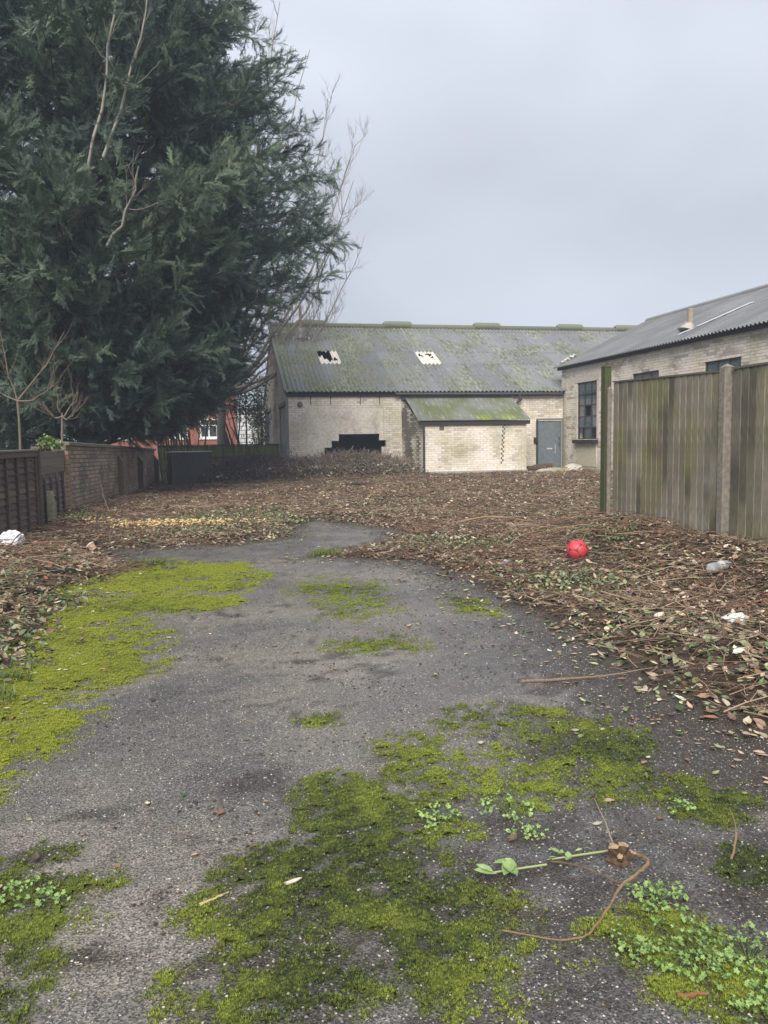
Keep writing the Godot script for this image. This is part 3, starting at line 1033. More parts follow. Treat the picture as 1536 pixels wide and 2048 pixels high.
	var cfs := func(u: float, v: float) -> Color:
		var c := paint_col(u + 40.0, v, 500.0)
		var mould := smoothstep(-0.1, 0.35, N1.get_noise_2d(u * 160.0, v * 60.0) + 0.45 * hump(u, v, 0.35, 0.9, 0.35, 2.0))
		return cmix(c, Color(0.11, 0.1, 0.08), mould * 0.85)
	var sb := MB.new()
	add_bricks(sb, sc.bricks, so, sx, Y, sn, 0.012, cfs)
	put("side_brickwork", sb.mesh(M.paint), L, "stuff")
	var rs := MB.new()
	rs.box(Vector3(10.17, 0.2, SZ + 0.01) + off, X * 0.18, Y * 1.7, Z * 1.5, Color(0.6, 0.54, 0.45))
	put("end_wall", rs.mesh(M.paint), L)
	var pl := MB.new()
	pl.box(Vector3(6.78, 0.0, lz) + off, X * 3.6, Y * 0.3, Z * 0.05, Color(0.45, 0.45, 0.42), 0.01)
	put("plinth", pl.mesh(M.concrete), L)
	var us2 := Vector3(0, 0.46, -1.0).normalized()
	var un2 := Vector3(0, 1.0, 0.46).normalized()
	var cfr2 := func(p: Vector3) -> Color:
		var w := p - off
		var n := N1.get_noise_2d(w.x * 80.0 + 90.0, w.z * 60.0)
		var f := N2.get_noise_2d(w.x * 900.0, w.z * 200.0)
		var c := cmix(Color(0.2, 0.21, 0.2), Color(0.13, 0.16, 0.07), 0.5 + n * 1.4 + f * 0.5)
		c = cmix(c, Color(0.2, 0.27, 0.03), smoothstep(0.3, 0.75, hump(w.x, w.z, 9.75, -25.2, 0.35, 0.3) + hump(w.x, w.z, 8.9, -25.2, 0.22, 0.25) + f * 0.6))
		return cmix(c, Color(0.45, 0.45, 0.42), smoothstep(0.2, 0.5, f) * 0.5)
	var LR := Node3D.new()
	LR.name = "roof"
	L.add_child(LR)
	for k in 5:
		var m := corr_sheet(Vector3(6.55 + k * 0.78, 1.97, -25.02) + off + un2 * 0.002 * (k % 2), X, us2, un2, 0.79, 2.02, 0.078, 0.014, cfr2, M.sheet, 10)
		put("roof_sheet", m, LR)
	var lfa := MB.new()
	lfa.box(Vector3(6.6, 1.82, -25.11) + off, X * 3.86, Y * 0.13, Z * 0.04, Color(0.05, 0.047, 0.045), 0.005)
	put("fascia", lfa.mesh(M.wood), LR)
	var lap := MB.new()
	lap.box(Vector3(6.45, 2.72, SZ + 0.015) + off, X * 4.0, Y * 0.17, Z * 0.1, Color(0.06, 0.065, 0.075), 0.01)
	put("flashing", lap.mesh(M.metal), LR)
	var lp := MB.new()
	lp.tube([Vector3(6.76, 0.2, lz + 0.05) + off, Vector3(6.76, 1.86, lz + 0.05) + off], [0.035, 0.035], 8, Color(0.06, 0.06, 0.06))
	put("downpipe", lp.mesh(M.metal), L)

func window(parent: Node, at: Vector3, w: float, h: float, cols: int, rows: int, missing: Array, fcol: Color) -> void:
	# steel window in a wall that faces -x; at = lower end towards the camera is +z
	var X := Vector3.RIGHT
	var Y := Vector3.UP
	var Z := Vector3.BACK
	var f := MB.new()
	var t := 0.035
	for i in cols + 1:
		var tt := 0.05 if i == 0 or i == cols else t
		f.box(at + Z * ((w - tt) * i / cols), X * 0.05, Y * h, Z * tt, fcol)
	for j in rows + 1:
		f.box(at + Y * ((h - t) * j / rows) - X * 0.004, X * 0.058, Y * t, Z * w, fcol)
	var fr := put("window_frame", f.mesh(M.metal), parent)
	for i in cols:
		for j in rows:
			if [i, j] in missing: continue
			var g := MB.new()
			var a := at + X * 0.022 + Z * (w * i / cols + 0.02) + Y * (h * j / rows + 0.02)
			var ww := w / cols - 0.02
			var hh := h / rows - 0.02
			var tl := rng.randf_range(-0.004, 0.004)
			g.box(a, X * 0.004, Y * hh, Z * ww + X * tl, Color(1, 1, 1))
			put("pane", g.mesh(M.glass), fr)

# ---------- taller building on the right ----------
func build_side_building() -> void:
	var B := thing("workshop_building", "cream brick building with dark grey corrugated roof behind the tall fence", "building", Vector3(16.0, 0, -18.0))
	var off := -B.position
	var X := Vector3.RIGHT
	var Y := Vector3.UP
	var Z := Vector3.BACK
	var z0 := -27.05
	var W := 18.0
	var hw := 3.9
	var o := Vector3(12.5, 0, z0) + off
	var ops := [[1.28, 1.275, 2.74, 3.225], [5.0, 2.4, 6.45, 3.225], [8.6, 2.4, 10.05, 3.225], [12.2, 2.4, 13.65, 3.225]]
	var bc := courses(W, hw, 0.225, 0.075, 0.008, ops)
	put("wall", core(bc.rows, o, Z, Y, -X, 0.22, 0.007, Color(0.58, 0.53, 0.45)).mesh(M.mortar), B)
	var cf := func(u: float, v: float) -> Color:
		var c := paint_col(u + 70.0, v, 800.0)
		c = cmix(c, Color(0.3, 0.27, 0.13), 0.75 * hump(u, v, 0.15, 1.3, 0.25, 1.6) + 0.35 * smoothstep(0.8, 0.2, v))
		var worn := N3.get_noise_2d(u * 45.0 + 40.0, v * 300.0) + 0.25 * hump(u, v, 9.0, 3.6, 3.0, 0.4)
		return cmix(c, Color(0.3, 0.25, 0.2), smoothstep(0.36, 0.5, worn) * 0.6)
	var mb := MB.new()
	add_bricks(mb, bc.bricks, o, Z, Y, -X, 0.007, cf)
	put("brickwork", mb.mesh(M.paint), B, "stuff")
	# other walls and floor slab
	var r := MB.new()
	r.box(Vector3(19.4, 0, z0) + off, X * 0.2, Y * hw, Z * W, Color(0.5, 0.45, 0.38))
	for z in [z0 + 0.1, z0 + W - 0.22]:
		var a := [Vector3(12.75, 0, z), Vector3(19.4, 0, z), Vector3(19.4, hw, z), Vector3(16.08, 5.45, z), Vector3(12.75, hw, z)]
		for k in a.size(): a[k] += off
		for q in [[0, 1, 2], [0, 2, 4], [4, 2, 3]]:
			r.tri(a[q[0]], a[q[1]], a[q[2]], Color(0.5, 0.45, 0.38))
			r.tri(a[q[0]] + Z * 0.2, a[q[1]] + Z * 0.2, a[q[2]] + Z * 0.2, Color(0.5, 0.45, 0.38))
	put("end_walls", r.mesh(M.paint), B)
	var dark := Color(0.05, 0.055, 0.062)
	window(B, Vector3(12.54, 1.28, z0 + 1.28) + off, 1.46, 1.94, 3, 5, [[0, 0], [2, 0], [1, 2]], dark)
	for q in [ops[1], ops[2], ops[3]]:
		window(B, Vector3(12.54, 2.4, z0 + q[0]) + off, 1.45, 0.82, 3, 2, [], dark)
	var sill := MB.new()
	sill.box(Vector3(12.36, 1.14, z0 + 1.18) + off, X * 0.2, Y * 0.12, Z * 1.66, Color(0.035, 0.035, 0.035), 0.012)
	put("sill", sill.mesh(M.concrete), B)
	var rend := MB.new()
	rend.box(Vector3(12.486, 3.23, z0 + 1.1) + off, X * 0.02, Y * 0.24, Z * 1.8, Color(0.68, 0.63, 0.55), 0.004)
	rend.box(Vector3(12.486, 1.3, z0 + 2.75) + off, X * 0.02, Y * 1.95, Z * 0.16, Color(0.68, 0.63, 0.55), 0.004)
	rend.box(Vector3(12.486, 0.35, z0 + 1.25) + off, X * 0.02, Y * 0.78, Z * 1.5, Color(0.62, 0.58, 0.46), 0.004)
	put("render_band", rend.mesh(M.paint), B)
	# roof
	var R := Node3D.new()
	R.name = "roof"
	B.add_child(R)
	var k := (5.62 - 3.86) / (16.08 - 12.26)
	var us := Vector3(1.0, k, 0).normalized()
	var un := Vector3(-k, 1.0, 0).normalized()
	var cfr := func(p: Vector3) -> Color:
		var w := p - off
		var n := N1.get_noise_2d(w.x * 60.0, w.z * 60.0)
		var f := N2.get_noise_2d(w.x * 260.0, w.z * 900.0)
		return cmix(cmix(Color(0.13, 0.138, 0.155), Color(0.19, 0.2, 0.215), 0.5 + n + f * 0.5), Color(0.14, 0.16, 0.1), smoothstep(-24.5, -27.5, w.z) * smoothstep(-0.2, 0.3, n + f * 0.3) * 0.6)
	var cols := 18
	for row in 2:
		for i in cols:
			var oo := Vector3(12.26, 3.88, z0 - 0.25 + i * 1.022) + off + us * (2.25 * row) + un * (0.011 * row + rng.randf_range(0, 0.003))
			var tone := rng.randf_range(0.9, 1.1)
			put("roof_sheet", corr_sheet(oo, Z, us, un, 1.03, 2.35 if row == 0 else 1.98, 0.146, 0.026, func(p): return cfr.call(p) * tone, M.sheet, 6), R)
	put("rear_roof", corr_sheet(Vector3(19.9, 3.88, z0 - 0.25) + off, Z, Vector3(-1.0, k, 0).normalized(), Vector3(k, 1, 0).normalized(), 18.4, 4.2, 0.146, 0.026, cfr, M.sheet, 4), R)
	for i in 10:
		var rc := MB.new()
		var za := z0 - 0.25 + i * 1.84
		rc.tube([Vector3(16.08, 5.63, za) + off, Vector3(16.08, 5.63, za + 1.86) + off], [0.12, 0.12], 8, Color(0.24, 0.25, 0.24) * rng.randf_range(0.85, 1.1))
		put("ridge_cap", rc.mesh(M.sheet), R)
	var fa := MB.new()
	fa.box(Vector3(12.42, 3.78, z0 - 0.2) + off, X * 0.05, Y * 0.12, Z * 18.3, Color(0.07, 0.068, 0.065))
	put("fascia", fa.mesh(M.wood), R)
	# stub flue and a slipped pale strip
	var fl := MB.new()
	var fx := 13.35
	var fy := 3.88 + (fx - 12.26) * k
	fl.tube([Vector3(fx, fy - 0.1, -20.4) + off, Vector3(fx, fy + 0.55, -20.4) + off], [0.085, 0.085], 10, Color(0.4, 0.33, 0.26))
	var fp := put("flue", fl.mesh(M.concrete), R)
	var fs := MB.new()
	fs.tube([Vector3(fx - 0.1, fy - 0.08, -20.4) + off, Vector3(fx - 0.03, fy + 0.12, -20.4) + off], [0.28, 0.12], 10, Color(0.6, 0.58, 0.53))
	put("flashing", fs.mesh(M.concrete), fp)
	for q in [[12.75, -20.1, 0.5, 0.12], [13.2, -19.95, 1.75, 0.16]]:
		var st := MB.new()
		var p := Vector3(q[0], 3.88 + (q[0] - 12.26) * k, q[1]) + off + un * 0.035
		st.box(p, us * q[2] * 0.8 + Z * q[2] * 0.35, un * 0.012, Z * q[3], Color(0.6, 0.66, 0.68))
		put("loose_strip", st.mesh(M.metal), R)
	# things lodged where the roofs meet
	var rubble := MB.new()
	for i in 5:
		rubble.cbox(Vector3(12.55 + i * 0.12, 4.1 + i * 0.055, z0 - 0.05) + off, Vector3(0.14, 0.07, 0.1), Color(0.6, 0.6, 0.58), 0.01, Basis.from_euler(Vector3(0.2 * i, i, 0.3)))
	put("mortar_fillet", rubble.mesh(M.concrete), R)

# ---------- fence on the right ----------
func build_right_fence() -> void:
	var fx := 4.78
	var X := Vector3.RIGHT
	var Y := Vector3.UP
	var Z := Vector3.BACK
	var labels := ["olive stained vertical board fence panel beside the tall timber post", "grey brown vertical board fence panel beyond the concrete post", "vertical board fence panel farthest from the tall timber post"]
	for k in 3:
		var za := -8.86 + k * 2.26
		var F := thing("board_fence", labels[k], "fence", Vector3(fx, 0.1, za + 1.1), "board fence panels along the yard")
		var off := -F.position
		var n := 20
		var L := 2.14
		var ta: float = [2.0, 1.955, 1.97][k]
		var tb: float = [1.945, 1.97, 1.98][k]
		for i in n:
			var mb := MB.new()
			var z := za + L * i / n
			var wd := L / n + 0.022
			var t := lerpf(ta, tb, (i + 0.5) / n)
			var tone := rng.randf_range(0.78, 1.15)
			var gr := rng.randf()
			var seg := 14
			var cols := []
			for s in seg + 1:
				var y := 0.1 + (t - 0.1) * s / seg
				var nn := N2.get_noise_2d(z * 700.0, y * 120.0)
				var damp := smoothstep(-0.05, 0.45, N1.get_noise_2d(z * 120.0, y * 90.0) + gr * 0.4 - 0.02)
				var c := cmix(Color(0.24, 0.222, 0.178), Color(0.37, 0.342, 0.275), 0.5 + nn) * tone
				c = cmix(c, Color(0.24, 0.235, 0.11), damp * (0.7 if k == 0 else 0.4))
				c = cmix(c, Color(0.1, 0.088, 0.066), smoothstep(0.1, 0.45, N3.get_noise_2d(z * 300.0, y * 80.0 + 500.0)) * 0.75)
				cols.append(c)
			for s in seg:
				var y0 := 0.1 + (t - 0.1) * s / seg
				var y1 := 0.1 + (t - 0.1) * (s + 1) / seg
				# feather edge: thick edge proud, thin edge tucked
				var a := Vector3(fx - 0.004, y0, z) + off
				var b := Vector3(fx - 0.016, y0, z + wd) + off
				var a1 := Vector3(fx - 0.004, y1, z) + off
				var b1 := Vector3(fx - 0.016, y1, z + wd) + off
				for q in [[a, b, b1, a1], [b, b + X * 0.016, b1 + X * 0.016, b1], [a + X * 0.004, a1 + X * 0.004, b1 + X * 0.016, b + X * 0.016]]:
					var k0 := mb.c.size()
					mb.quad(q[0], q[1], q[2], q[3], cols[s])
					for w in range(k0, k0 + 6):
						if absf(mb.v[w].y + F.position.y - y1) < 0.0001: mb.c[w] = cols[s + 1]
				if s == seg - 1: mb.quad(a1, b1, b1 + X * 0.016, a1 + X * 0.004, cols[s])
			put("board", mb.mesh(M.board), F)
		var cp := MB.new()
		cp.box(Vector3(fx - 0.022, ta + 0.003, za) + off, X * 0.05, Y * 0.018, Z * L + Y * (tb - ta), Color(0.17, 0.155, 0.12), 0.003)
		put("capping", cp.mesh(M.board), F)
		for y in [0.45, 1.1, 1.75]:
			var r := MB.new()
			r.box(Vector3(fx + 0.004, y, za) + off, X * 0.04, Y * 0.075, Z * L, Color(0.2, 0.17, 0.13))
			put("rail", r.mesh(M.board), F)
	for k in 4:
		var z := -8.93 + k * 2.26
		var P := thing("concrete_post", ["slim concrete post against the dark timber post", "pale concrete fence post between two board panels", "concrete fence post joining the last two board panels", "concrete fence post at the end of the board fence"][k], "post", Vector3(fx, 0, z), "concrete fence posts")
		var mb := MB.new()
		var hh := 1.93 if k == 0 else 1.985
		var w := 0.03 if k == 0 else 0.09
		mb.cbox(Vector3(-0.02, hh * 0.5, 0), Vector3(0.1 if k > 0 else 0.05, hh, w), Color(0.24, 0.22, 0.19), 0.01)
		put("shaft", mb.mesh(M.concrete), P)
		var cp := MB.new()
		var hx := 0.05 if k > 0 else 0.025
		var c := [Vector3(-0.02 - hx, hh, -w * 0.5), Vector3(-0.02 - hx, hh, w * 0.5), Vector3(-0.02 + hx, hh, w * 0.5), Vector3(-0.02 + hx, hh, -w * 0.5)]
		for i in 4: cp.tri(c[i], c[(i + 1) % 4], Vector3(-0.02, hh + 0.035, 0), Color(0.24, 0.22, 0.19))
		put("cap", cp.mesh(M.concrete), P)
	var T := thing("timber_post", "tall dark mossy timber post at the end of the board fence", "post", Vector3(fx - 0.02, 0, -9.02))
	var mb := MB.new()
	for s in 12:
		var c := cmix(Color(0.085, 0.08, 0.05), Color(0.075, 0.1, 0.03), 0.5 + N2.get_noise_2d(s * 70.0, 9.0) * 1.5)
		mb.cbox(Vector3(0, 0.09 + s * 0.183, 0), Vector3(0.085, 0.183, 0.1), c)
	put("shaft", mb.mesh(M.board), T)
	var cap := MB.new()
	cap.cbox(Vector3(0, 2.205, 0), Vector3(0.089, 0.02, 0.104), Color(0.085, 0.085, 0.045), 0.006)
	put("top", cap.mesh(M.wood), T)

# ---------- left boundary ----------
func build_left_boundary() -> void:
	var X := Vector3.RIGHT
	var Y := Vector3.UP
	# brick wall, falling gently away from the camera
	var a := Vector3(-2.38, 0.0, -13.85)
	var b := Vector3(-1.9, -0.22, -27.0)
	var ux := (b - a).normalized()
	var un := ux.cross(Y).normalized()
	var Wl := thing("brick_wall", "weathered brown brick garden wall with buttresses and sloping coping", "wall", a)
	var L := (b - a).length()
	var hh := 1.35
	var cf := func(u: float, v: float) -> Color:
		var n := N2.get_noise_2d(u * 140.0, v * 140.0)
		var c := cmix(Color(0.29, 0.225, 0.175), Color(0.42, 0.345, 0.275), 0.5 + n * 1.2)
		c = cmix(c, Color(0.26, 0.13, 0.085), 0.5 if rng.randf() < 0.12 else 0.0)
		c = cmix(c, Color(0.13, 0.13, 0.07), smoothstep(0.15, 0.5, N1.get_noise_2d(u * 60.0 + 11.0, v * 80.0)) * 0.5)
		return c * rng.randf_range(0.8, 1.15)
	var list := courses(L, hh, 0.225, 0.075, 0.012, [])
	put("mortar", core(list.rows, Vector3.ZERO, ux, Y, un, 0.22, 0.016, Color(0.24, 0.21, 0.175)).mesh(M.mortar), Wl)
	var rest := MB.new()
	var shown := 0
	for q in list.bricks:
		var pr := 0.016 + rng.randf_range(-0.004, 0.006)
		var o: Vector3 = ux * q[0] + Y * q[2] - un * 0.016
		var c: Color = cf.call(q[0], q[2])
		if q[0] < 5.2 and q[2] > 0.3 and shown < 300:
			var mb := MB.new()
			mb.brick(o, ux * (q[1] - q[0]), Y * (q[3] - q[2]), un * pr, c, 0.005)
			put("brick", mb.mesh(M.brick), Wl)
			shown += 1
		else:
			rest.brick(o, ux * (q[1] - q[0]), Y * (q[3] - q[2]), un * pr, c, 0.005)
	put("brickwork", rest.mesh(M.brick), Wl, "stuff")
	# toothed end with proud quoin bricks
	var tooth := MB.new()
	for r in 16:
		var l := 0.24 if r % 2 else 0.12
		tooth.box(ux * -0.02 + Y * (0.06 + r * 0.075) - un * 0.02, ux * l, Y * 0.066, un * 0.055, cmix(Color(0.3, 0.2, 0.13), Color(0.32, 0.24, 0.17), rng.randf()) * rng.randf_range(0.8, 1.1), 0.006)
	put("quoin", tooth.mesh(M.brick), Wl, "stuff")
	for i in 12:
		var cp := MB.new()
		cp.box(ux * (L * i / 12.0 + 0.005) + Y * (hh + 0.001) - un * 0.27, ux * (L / 12.0 - 0.012), un * 0.33, Y * rng.randf_range(0.055, 0.065), Color(0.2, 0.195, 0.145) * rng.randf_range(0.85, 1.1), 0.012)
		put("coping_stone", cp.mesh(M.concrete), Wl)
	for q in [[5.4, 0.24], [8.9, 0.24], [12.9, 0.32]]:
		var pr := MB.new()
		var u: float = q[0]
		var dd := 0.13
		var prof := [[0.0, 1.2], [dd, 1.02], [dd, 0.0]]
		var lft := ux * u
		var rgt: Vector3 = ux * (u + q[1])
		var cc := Color(0.15, 0.1, 0.07)
		var p := []
		for side in [lft, rgt]:
			for z in prof: p.append(side + un * z[0] + Y * z[1])
		pr.quad(p[0], p[1], p[4], p[3], Color(0.24, 0.22, 0.18))
		pr.quad(p[1], p[2], p[5], p[4], cc)
		for s in [0, 3]:
			pr.tri(p[s], p[s + 1], p[s + 2], cc * 1.1)
			pr.tri(p[s], p[s + 2], lft if s == 0 else rgt, cc * 1.1)
		var bt := put("buttress", pr.mesh(M.brick), Wl)
		for r in 13:
			var bk := MB.new()
			bk.box(lft + un * (dd - 0.012) + Y * (0.03 + r * 0.075) + ux * 0.006, ux * (q[1] - 0.012), Y * 0.066, un * 0.02, cf.call(u, r * 0.075) * 0.85, 0.004)
			put("brick", bk.mesh(M.brick), bt)
	# dark lap panel
	var fxx := -2.45
	var P := thing("lap_fence_panel", "dark brown overlapping board fence panel with thin upright battens", "fence", Vector3(fxx, 0.1, -10.8))
	var off := -P.position
	var Zb := Vector3(0, 0, -1)
	for r in 13:
		var s := MB.new()
		s.box(Vector3(fxx - 0.02, 0.14 + r * 0.085, -9.6) + off, Zb * 2.18, Y * 0.1 + X * -0.024, X * 0.026, Color(0.15, 0.115, 0.1) * rng.randf_range(0.7, 1.25))
		put("slat", s.mesh(M.wood), P)
	for i in 5:
		var s := MB.new()
		s.box(Vector3(fxx + 0.004, 0.12, -9.62 - i * 0.53) + off, Zb * 0.04, Y * 1.1, X * 0.03, Color(0.14, 0.105, 0.085) * rng.randf_range(0.8, 1.1), 0.004)
		put("batten", s.mesh(M.wood), P)
	var tr := MB.new()
	tr.box(Vector3(fxx - 0.03, 1.2, -9.58) + off, Zb * 2.24, Y * 0.07, X * 0.075, Color(0.13, 0.11, 0.09), 0.006)
	tr.box(Vector3(fxx - 0.04, 1.272, -9.58) + off, Zb * 2.24, Y * 0.03, X * 0.1, Color(0.2, 0.19, 0.16), 0.006)
	put("top_rail", tr.mesh(M.wood), P)
	var po := thing("fence_post", "square brown timber post between the dark fence panels", "post", Vector3(fxx, 0.05, -11.88))
	var pm := MB.new()
	pm.cbox(Vector3(0.02, 0.62, 0), Vector3(0.09, 1.24, 0.09), Color(0.14, 0.105, 0.08), 0.008)
	put("shaft", pm.mesh(M.wood), po)
	var pc := MB.new()
	pc.cbox(Vector3(0.02, 1.265, 0), Vector3(0.13, 0.045, 0.13), Color(0.14, 0.105, 0.08), 0.012)
	put("cap", pc.mesh(M.wood), po)
	# patched panel next to the brick wall
	var Q := thing("patched_fence_panel", "grey patched fence panel with three boards across its top", "fence", Vector3(fxx, 0.1, -12.9))
	off = -Q.position
	for r in 10:
		var s := MB.new()
		s.box(Vector3(fxx - 0.03, 0.08 + r * 0.088, -11.95) + off, Zb * 1.95, Y * 0.1 + X * -0.024, X * 0.026, Color(0.2, 0.18, 0.165) * rng.randf_range(0.65, 1.3))
		put("slat", s.mesh(M.wood), Q)
	for i in 4:
		var s := MB.new()
		s.box(Vector3(fxx - 0.006, 0.08, -12.35 - i * 0.48) + off, Zb * 0.045, Y * 0.9, X * 0.03, Color(0.09, 0.08, 0.075) * rng.randf_range(0.8, 1.2), 0.004)
		put("batten", s.mesh(M.wood), Q)
	for r in 3:
		var s := MB.new()
		s.box(Vector3(fxx + 0.026, 0.93 + r * 0.112, -11.94) + off, Zb * 2.0, Y * 0.108, X * 0.016, Color(0.2, 0.185, 0.14) * rng.randf_range(0.85, 1.1), 0.005)
		put("top_board", s.mesh(M.board), Q)
	var en := MB.new()
	en.box(Vector3(fxx - 0.03, 0.05, -13.83) + off, Zb * 0.05, Y * 0.9, X * 0.08, Color(0.3, 0.27, 0.22), 0.005)
	put("end_batten", en.mesh(M.wood), Q)
	var C := thing("concrete_spur", "short bent topped concrete spur leaning by the fence post", "post", on(-2.3, -12.05))
	var cm := MB.new()
	cm.box(Vector3(-0.05, -0.1, 0.05), Zb * 0.2, Y * 0.55, X * 0.09, Color(0.26, 0.24, 0.16), 0.012)
	cm.box(Vector3(-0.05, 0.45, 0.05), Zb * 0.2 - Y * 0.1, Y * 0.08 + Zb * 0.0, X * 0.09, Color(0.3, 0.28, 0.2), 0.012)
	put("shaft", cm.mesh(M.concrete), C)
	# ivy over the end of the wall
	var I := thing("ivy_clump", "small clump of ivy growing over the top of the patched fence", "ivy", Vector3(-2.5, 1.25, -13.6))
	var st := MB.new()
	for i in 6: st.tube(curve(Vector3(-0.1, -0.2, 0.2), Vector3(rng.randf_range(-0.3, 0.3), rng.randf_range(0.0, 0.25), rng.randf_range(-0.3, 0.3)), Vector3(0, 0.05, 0), 3, 0.03), taper(4, 0.008, 0.004), 4, Color(0.1, 0.08, 0.05), false)
	put("stem", st.mesh(M.twig), I)
	leafy(I, Vector3(0, 0.1, 0), Vector3(0.22, 0.13, 0.45), 420, 0.06, Color(0.07, 0.12, 0.03), Color(0.2, 0.26, 0.08), "foliage")
	# sapling behind the fence
	for q in [[Vector3(-3.75, 0.0, -16.2), Vector3(-3.6, 2.2, -16.2), "bare sapling with forked stems behind the dark fence panel"], [Vector3(-2.95, 0, -16.0), Vector3(-2.8, 1.9, -16.1), "thin bare sapling behind the brick wall near the ivy"]]:
		var T := thing("sapling", q[2], "sapling", q[0])
		var e: Vector3 = q[1] - q[0]
		var tm := MB.new()
		var c := curve(Vector3.ZERO, e, Vector3(0.05, 0, 0), 6, 0.03)
		tm.tube(c, taper(7, 0.034, 0.02), 6, Color(0.19, 0.155, 0.12), false)
		put("trunk", tm.mesh(M.bark), T)
		var cr := MB.new()
		for k in 4:
			var d: Vector3 = e + [Vector3(0.9, 1.3, 0), Vector3(-0.2, 1.4, 0.2), Vector3(-0.9, 0.7, 0.1), Vector3(0.7, 0.3, 0.2)][k] * (1.0 if q[0].x < -3.0 else 0.35)
			var p := curve(e, d, Vector3(0, -0.1, 0), 5, 0.04)
			cr.tube(p, taper(6, 0.017, 0.005), 5, Color(0.19, 0.155, 0.12), false)
			twigs(cr, p, 0.006, 1, 0.5, Color(0.2, 0.16, 0.12), 0.2, 0.9)
		put("crown", cr.mesh(M.twig), T)

# ---------- far left: tank, stakes, fence, house, shrubs ----------
func build_background() -> void:
	var X := Vector3.RIGHT
	var Y := Vector3.UP
	var T := thing("metal_tank", "dark weathered steel tank with pale top edge at the end of the wall", "tank", Vector3(-0.75, 0.0, -25.3))
	T.rotation.y = deg_to_rad(14)
	var tb := MB.new()
	tb.cbox(Vector3(0, 0.53, 0), Vector3(1.2, 1.08, 0.8), Color(0.06, 0.066, 0.055), 0.01)
	put("body", tb.mesh(M.metal), T)
	var tl := MB.new()
	tl.cbox(Vector3(0, 1.085, 0), Vector3(1.25, 0.03, 0.85), Color(0.4, 0.42, 0.42), 0.008)
	put("lid", tl.mesh(M.metal), T)
	for sx in [-0.6, 0.6]:
		var rb := MB.new()
		rb.cbox(Vector3(sx, 0.53, 0.4), Vector3(0.035, 1.06, 0.035), Color(0.1, 0.105, 0.1), 0.006)
		put("corner_angle", rb.mesh(M.metal), T)
	# palisade of mossy stakes
	var P := thing("stake_fence", "uneven palisade of narrow mossy stakes behind the steel tank", "fence", Vector3(-1.2, -0.1, -27.6))
	for i in 13:
		var s := MB.new()
		var hh := rng.randf_range(1.62, 1.95)
		var xx := -0.58 + i * 0.088
		var c := cmix(Color(0.2, 0.19, 0.09), Color(0.16, 0.19, 0.06), rng.randf()) * (rng.randf_range(0.6, 1.3))
		s.tube([Vector3(xx + 0.09, 0, 0.02 * (i % 2)), Vector3(xx + rng.randf_range(-0.02, 0.02), hh * 0.5, 0), Vector3(xx - 0.06, hh, 0)], [0.036, 0.034, 0.028], 6, c)
		put("stake", s.mesh(M.board), P)
	for y in [0.5, 1.3]:
		var r := MB.new()
		r.box(Vector3(-0.6, y, -0.06), X * 1.15, Y * 0.07, Vector3(0, 0, 0.03), Color(0.12, 0.1, 0.06))
		put("rail", r.mesh(M.wood), P)
	# low green-stained fence
	var F := thing("low_green_fence", "low algae green board fence running up to the shed gable", "fence", Vector3(0.3, 0, -31.0))
	for i in 45:
		var b := MB.new()
		var c := cmix(Color(0.16, 0.19, 0.06), Color(0.24, 0.26, 0.1), rng.randf()) * rng.randf_range(0.8, 1.1)
		b.box(Vector3(-2.3 + i * 0.1, 0.05, 0.006 * (i % 2)), X * 0.106, Y * (1.2 + rng.randf_range(-0.01, 0.01)), Vector3(0, 0, 0.014), c)
		put("board", b.mesh(M.board), F)
	var rl := MB.new()
	rl.box(Vector3(-2.3, 1.255, -0.02), X * 4.5, Y * 0.035, Vector3(0, 0, 0.08), Color(0.1, 0.1, 0.05))
	rl.box(Vector3(-2.3, 0.78, 0.022), X * 4.5, Y * 0.04, Vector3(0, 0, 0.03), Color(0.09, 0.09, 0.05))
	put("rail", rl.mesh(M.wood), F)
	# red house
	var Hs := thing("red_house", "red brick house with white framed windows beyond the stake fence", "house", Vector3(-2.5, 0, -50.0))
	var wb := MB.new()
	var red := Color(0.3, 0.115, 0.09)
	var wins := [[-0.02, 1.65, 1.05, 1.2], [1.72, 1.65, 1.1, 1.2], [-3.4, 1.65, 1.1, 1.2]]
	var W := 8.0
	var hh := 5.0
	var rects := [[-4.0, 0.0, 8.0, 1.65], [-4.0, 2.85, 8.0, hh - 2.85]]
	var cuts := [-4.0, -3.4, -2.3, -0.02, 1.03, 1.72, 2.82, 4.0]
	for i in range(0, 8, 2): rects.append([cuts[i], 1.65, cuts[i + 1] - cuts[i], 1.2])
	for q in rects: wb.box(Vector3(q[0], q[1], -0.25), X * q[2], Y * q[3], Vector3(0, 0, 0.25), red)
	wb.box(Vector3(-4.0, 0, -6.0), X * 0.25, Y * hh, Vector3(0, 0, 5.7), red)
	wb.box(Vector3(3.75, 0, -6.0), X * 0.25, Y * hh, Vector3(0, 0, 5.7), red)
	wb.box(Vector3(-4.0, 0, -6.25), X * 8.0, Y * hh, Vector3(0, 0, 0.2), red)
	put("wall", wb.mesh(M.brick), Hs)
	var rf := MB.new()
	var e := [Vector3(-4.2, hh, 0.3), Vector3(4.2, hh, 0.3), Vector3(4.2, hh + 2.4, -3.1), Vector3(-4.2, hh + 2.4, -3.1), Vector3(4.2, hh, -6.5), Vector3(-4.2, hh, -6.5)]
	rf.quad(e[0], e[1], e[2], e[3], Color(0.1, 0.09, 0.09))
	rf.quad(e[3], e[2], e[4], e[5], Color(0.1, 0.09, 0.09))
	rf.tri(e[0] , e[3], e[5], red)
	rf.tri(e[1], e[4], e[2], red)
	put("roof", rf.mesh(M.sheet), Hs)
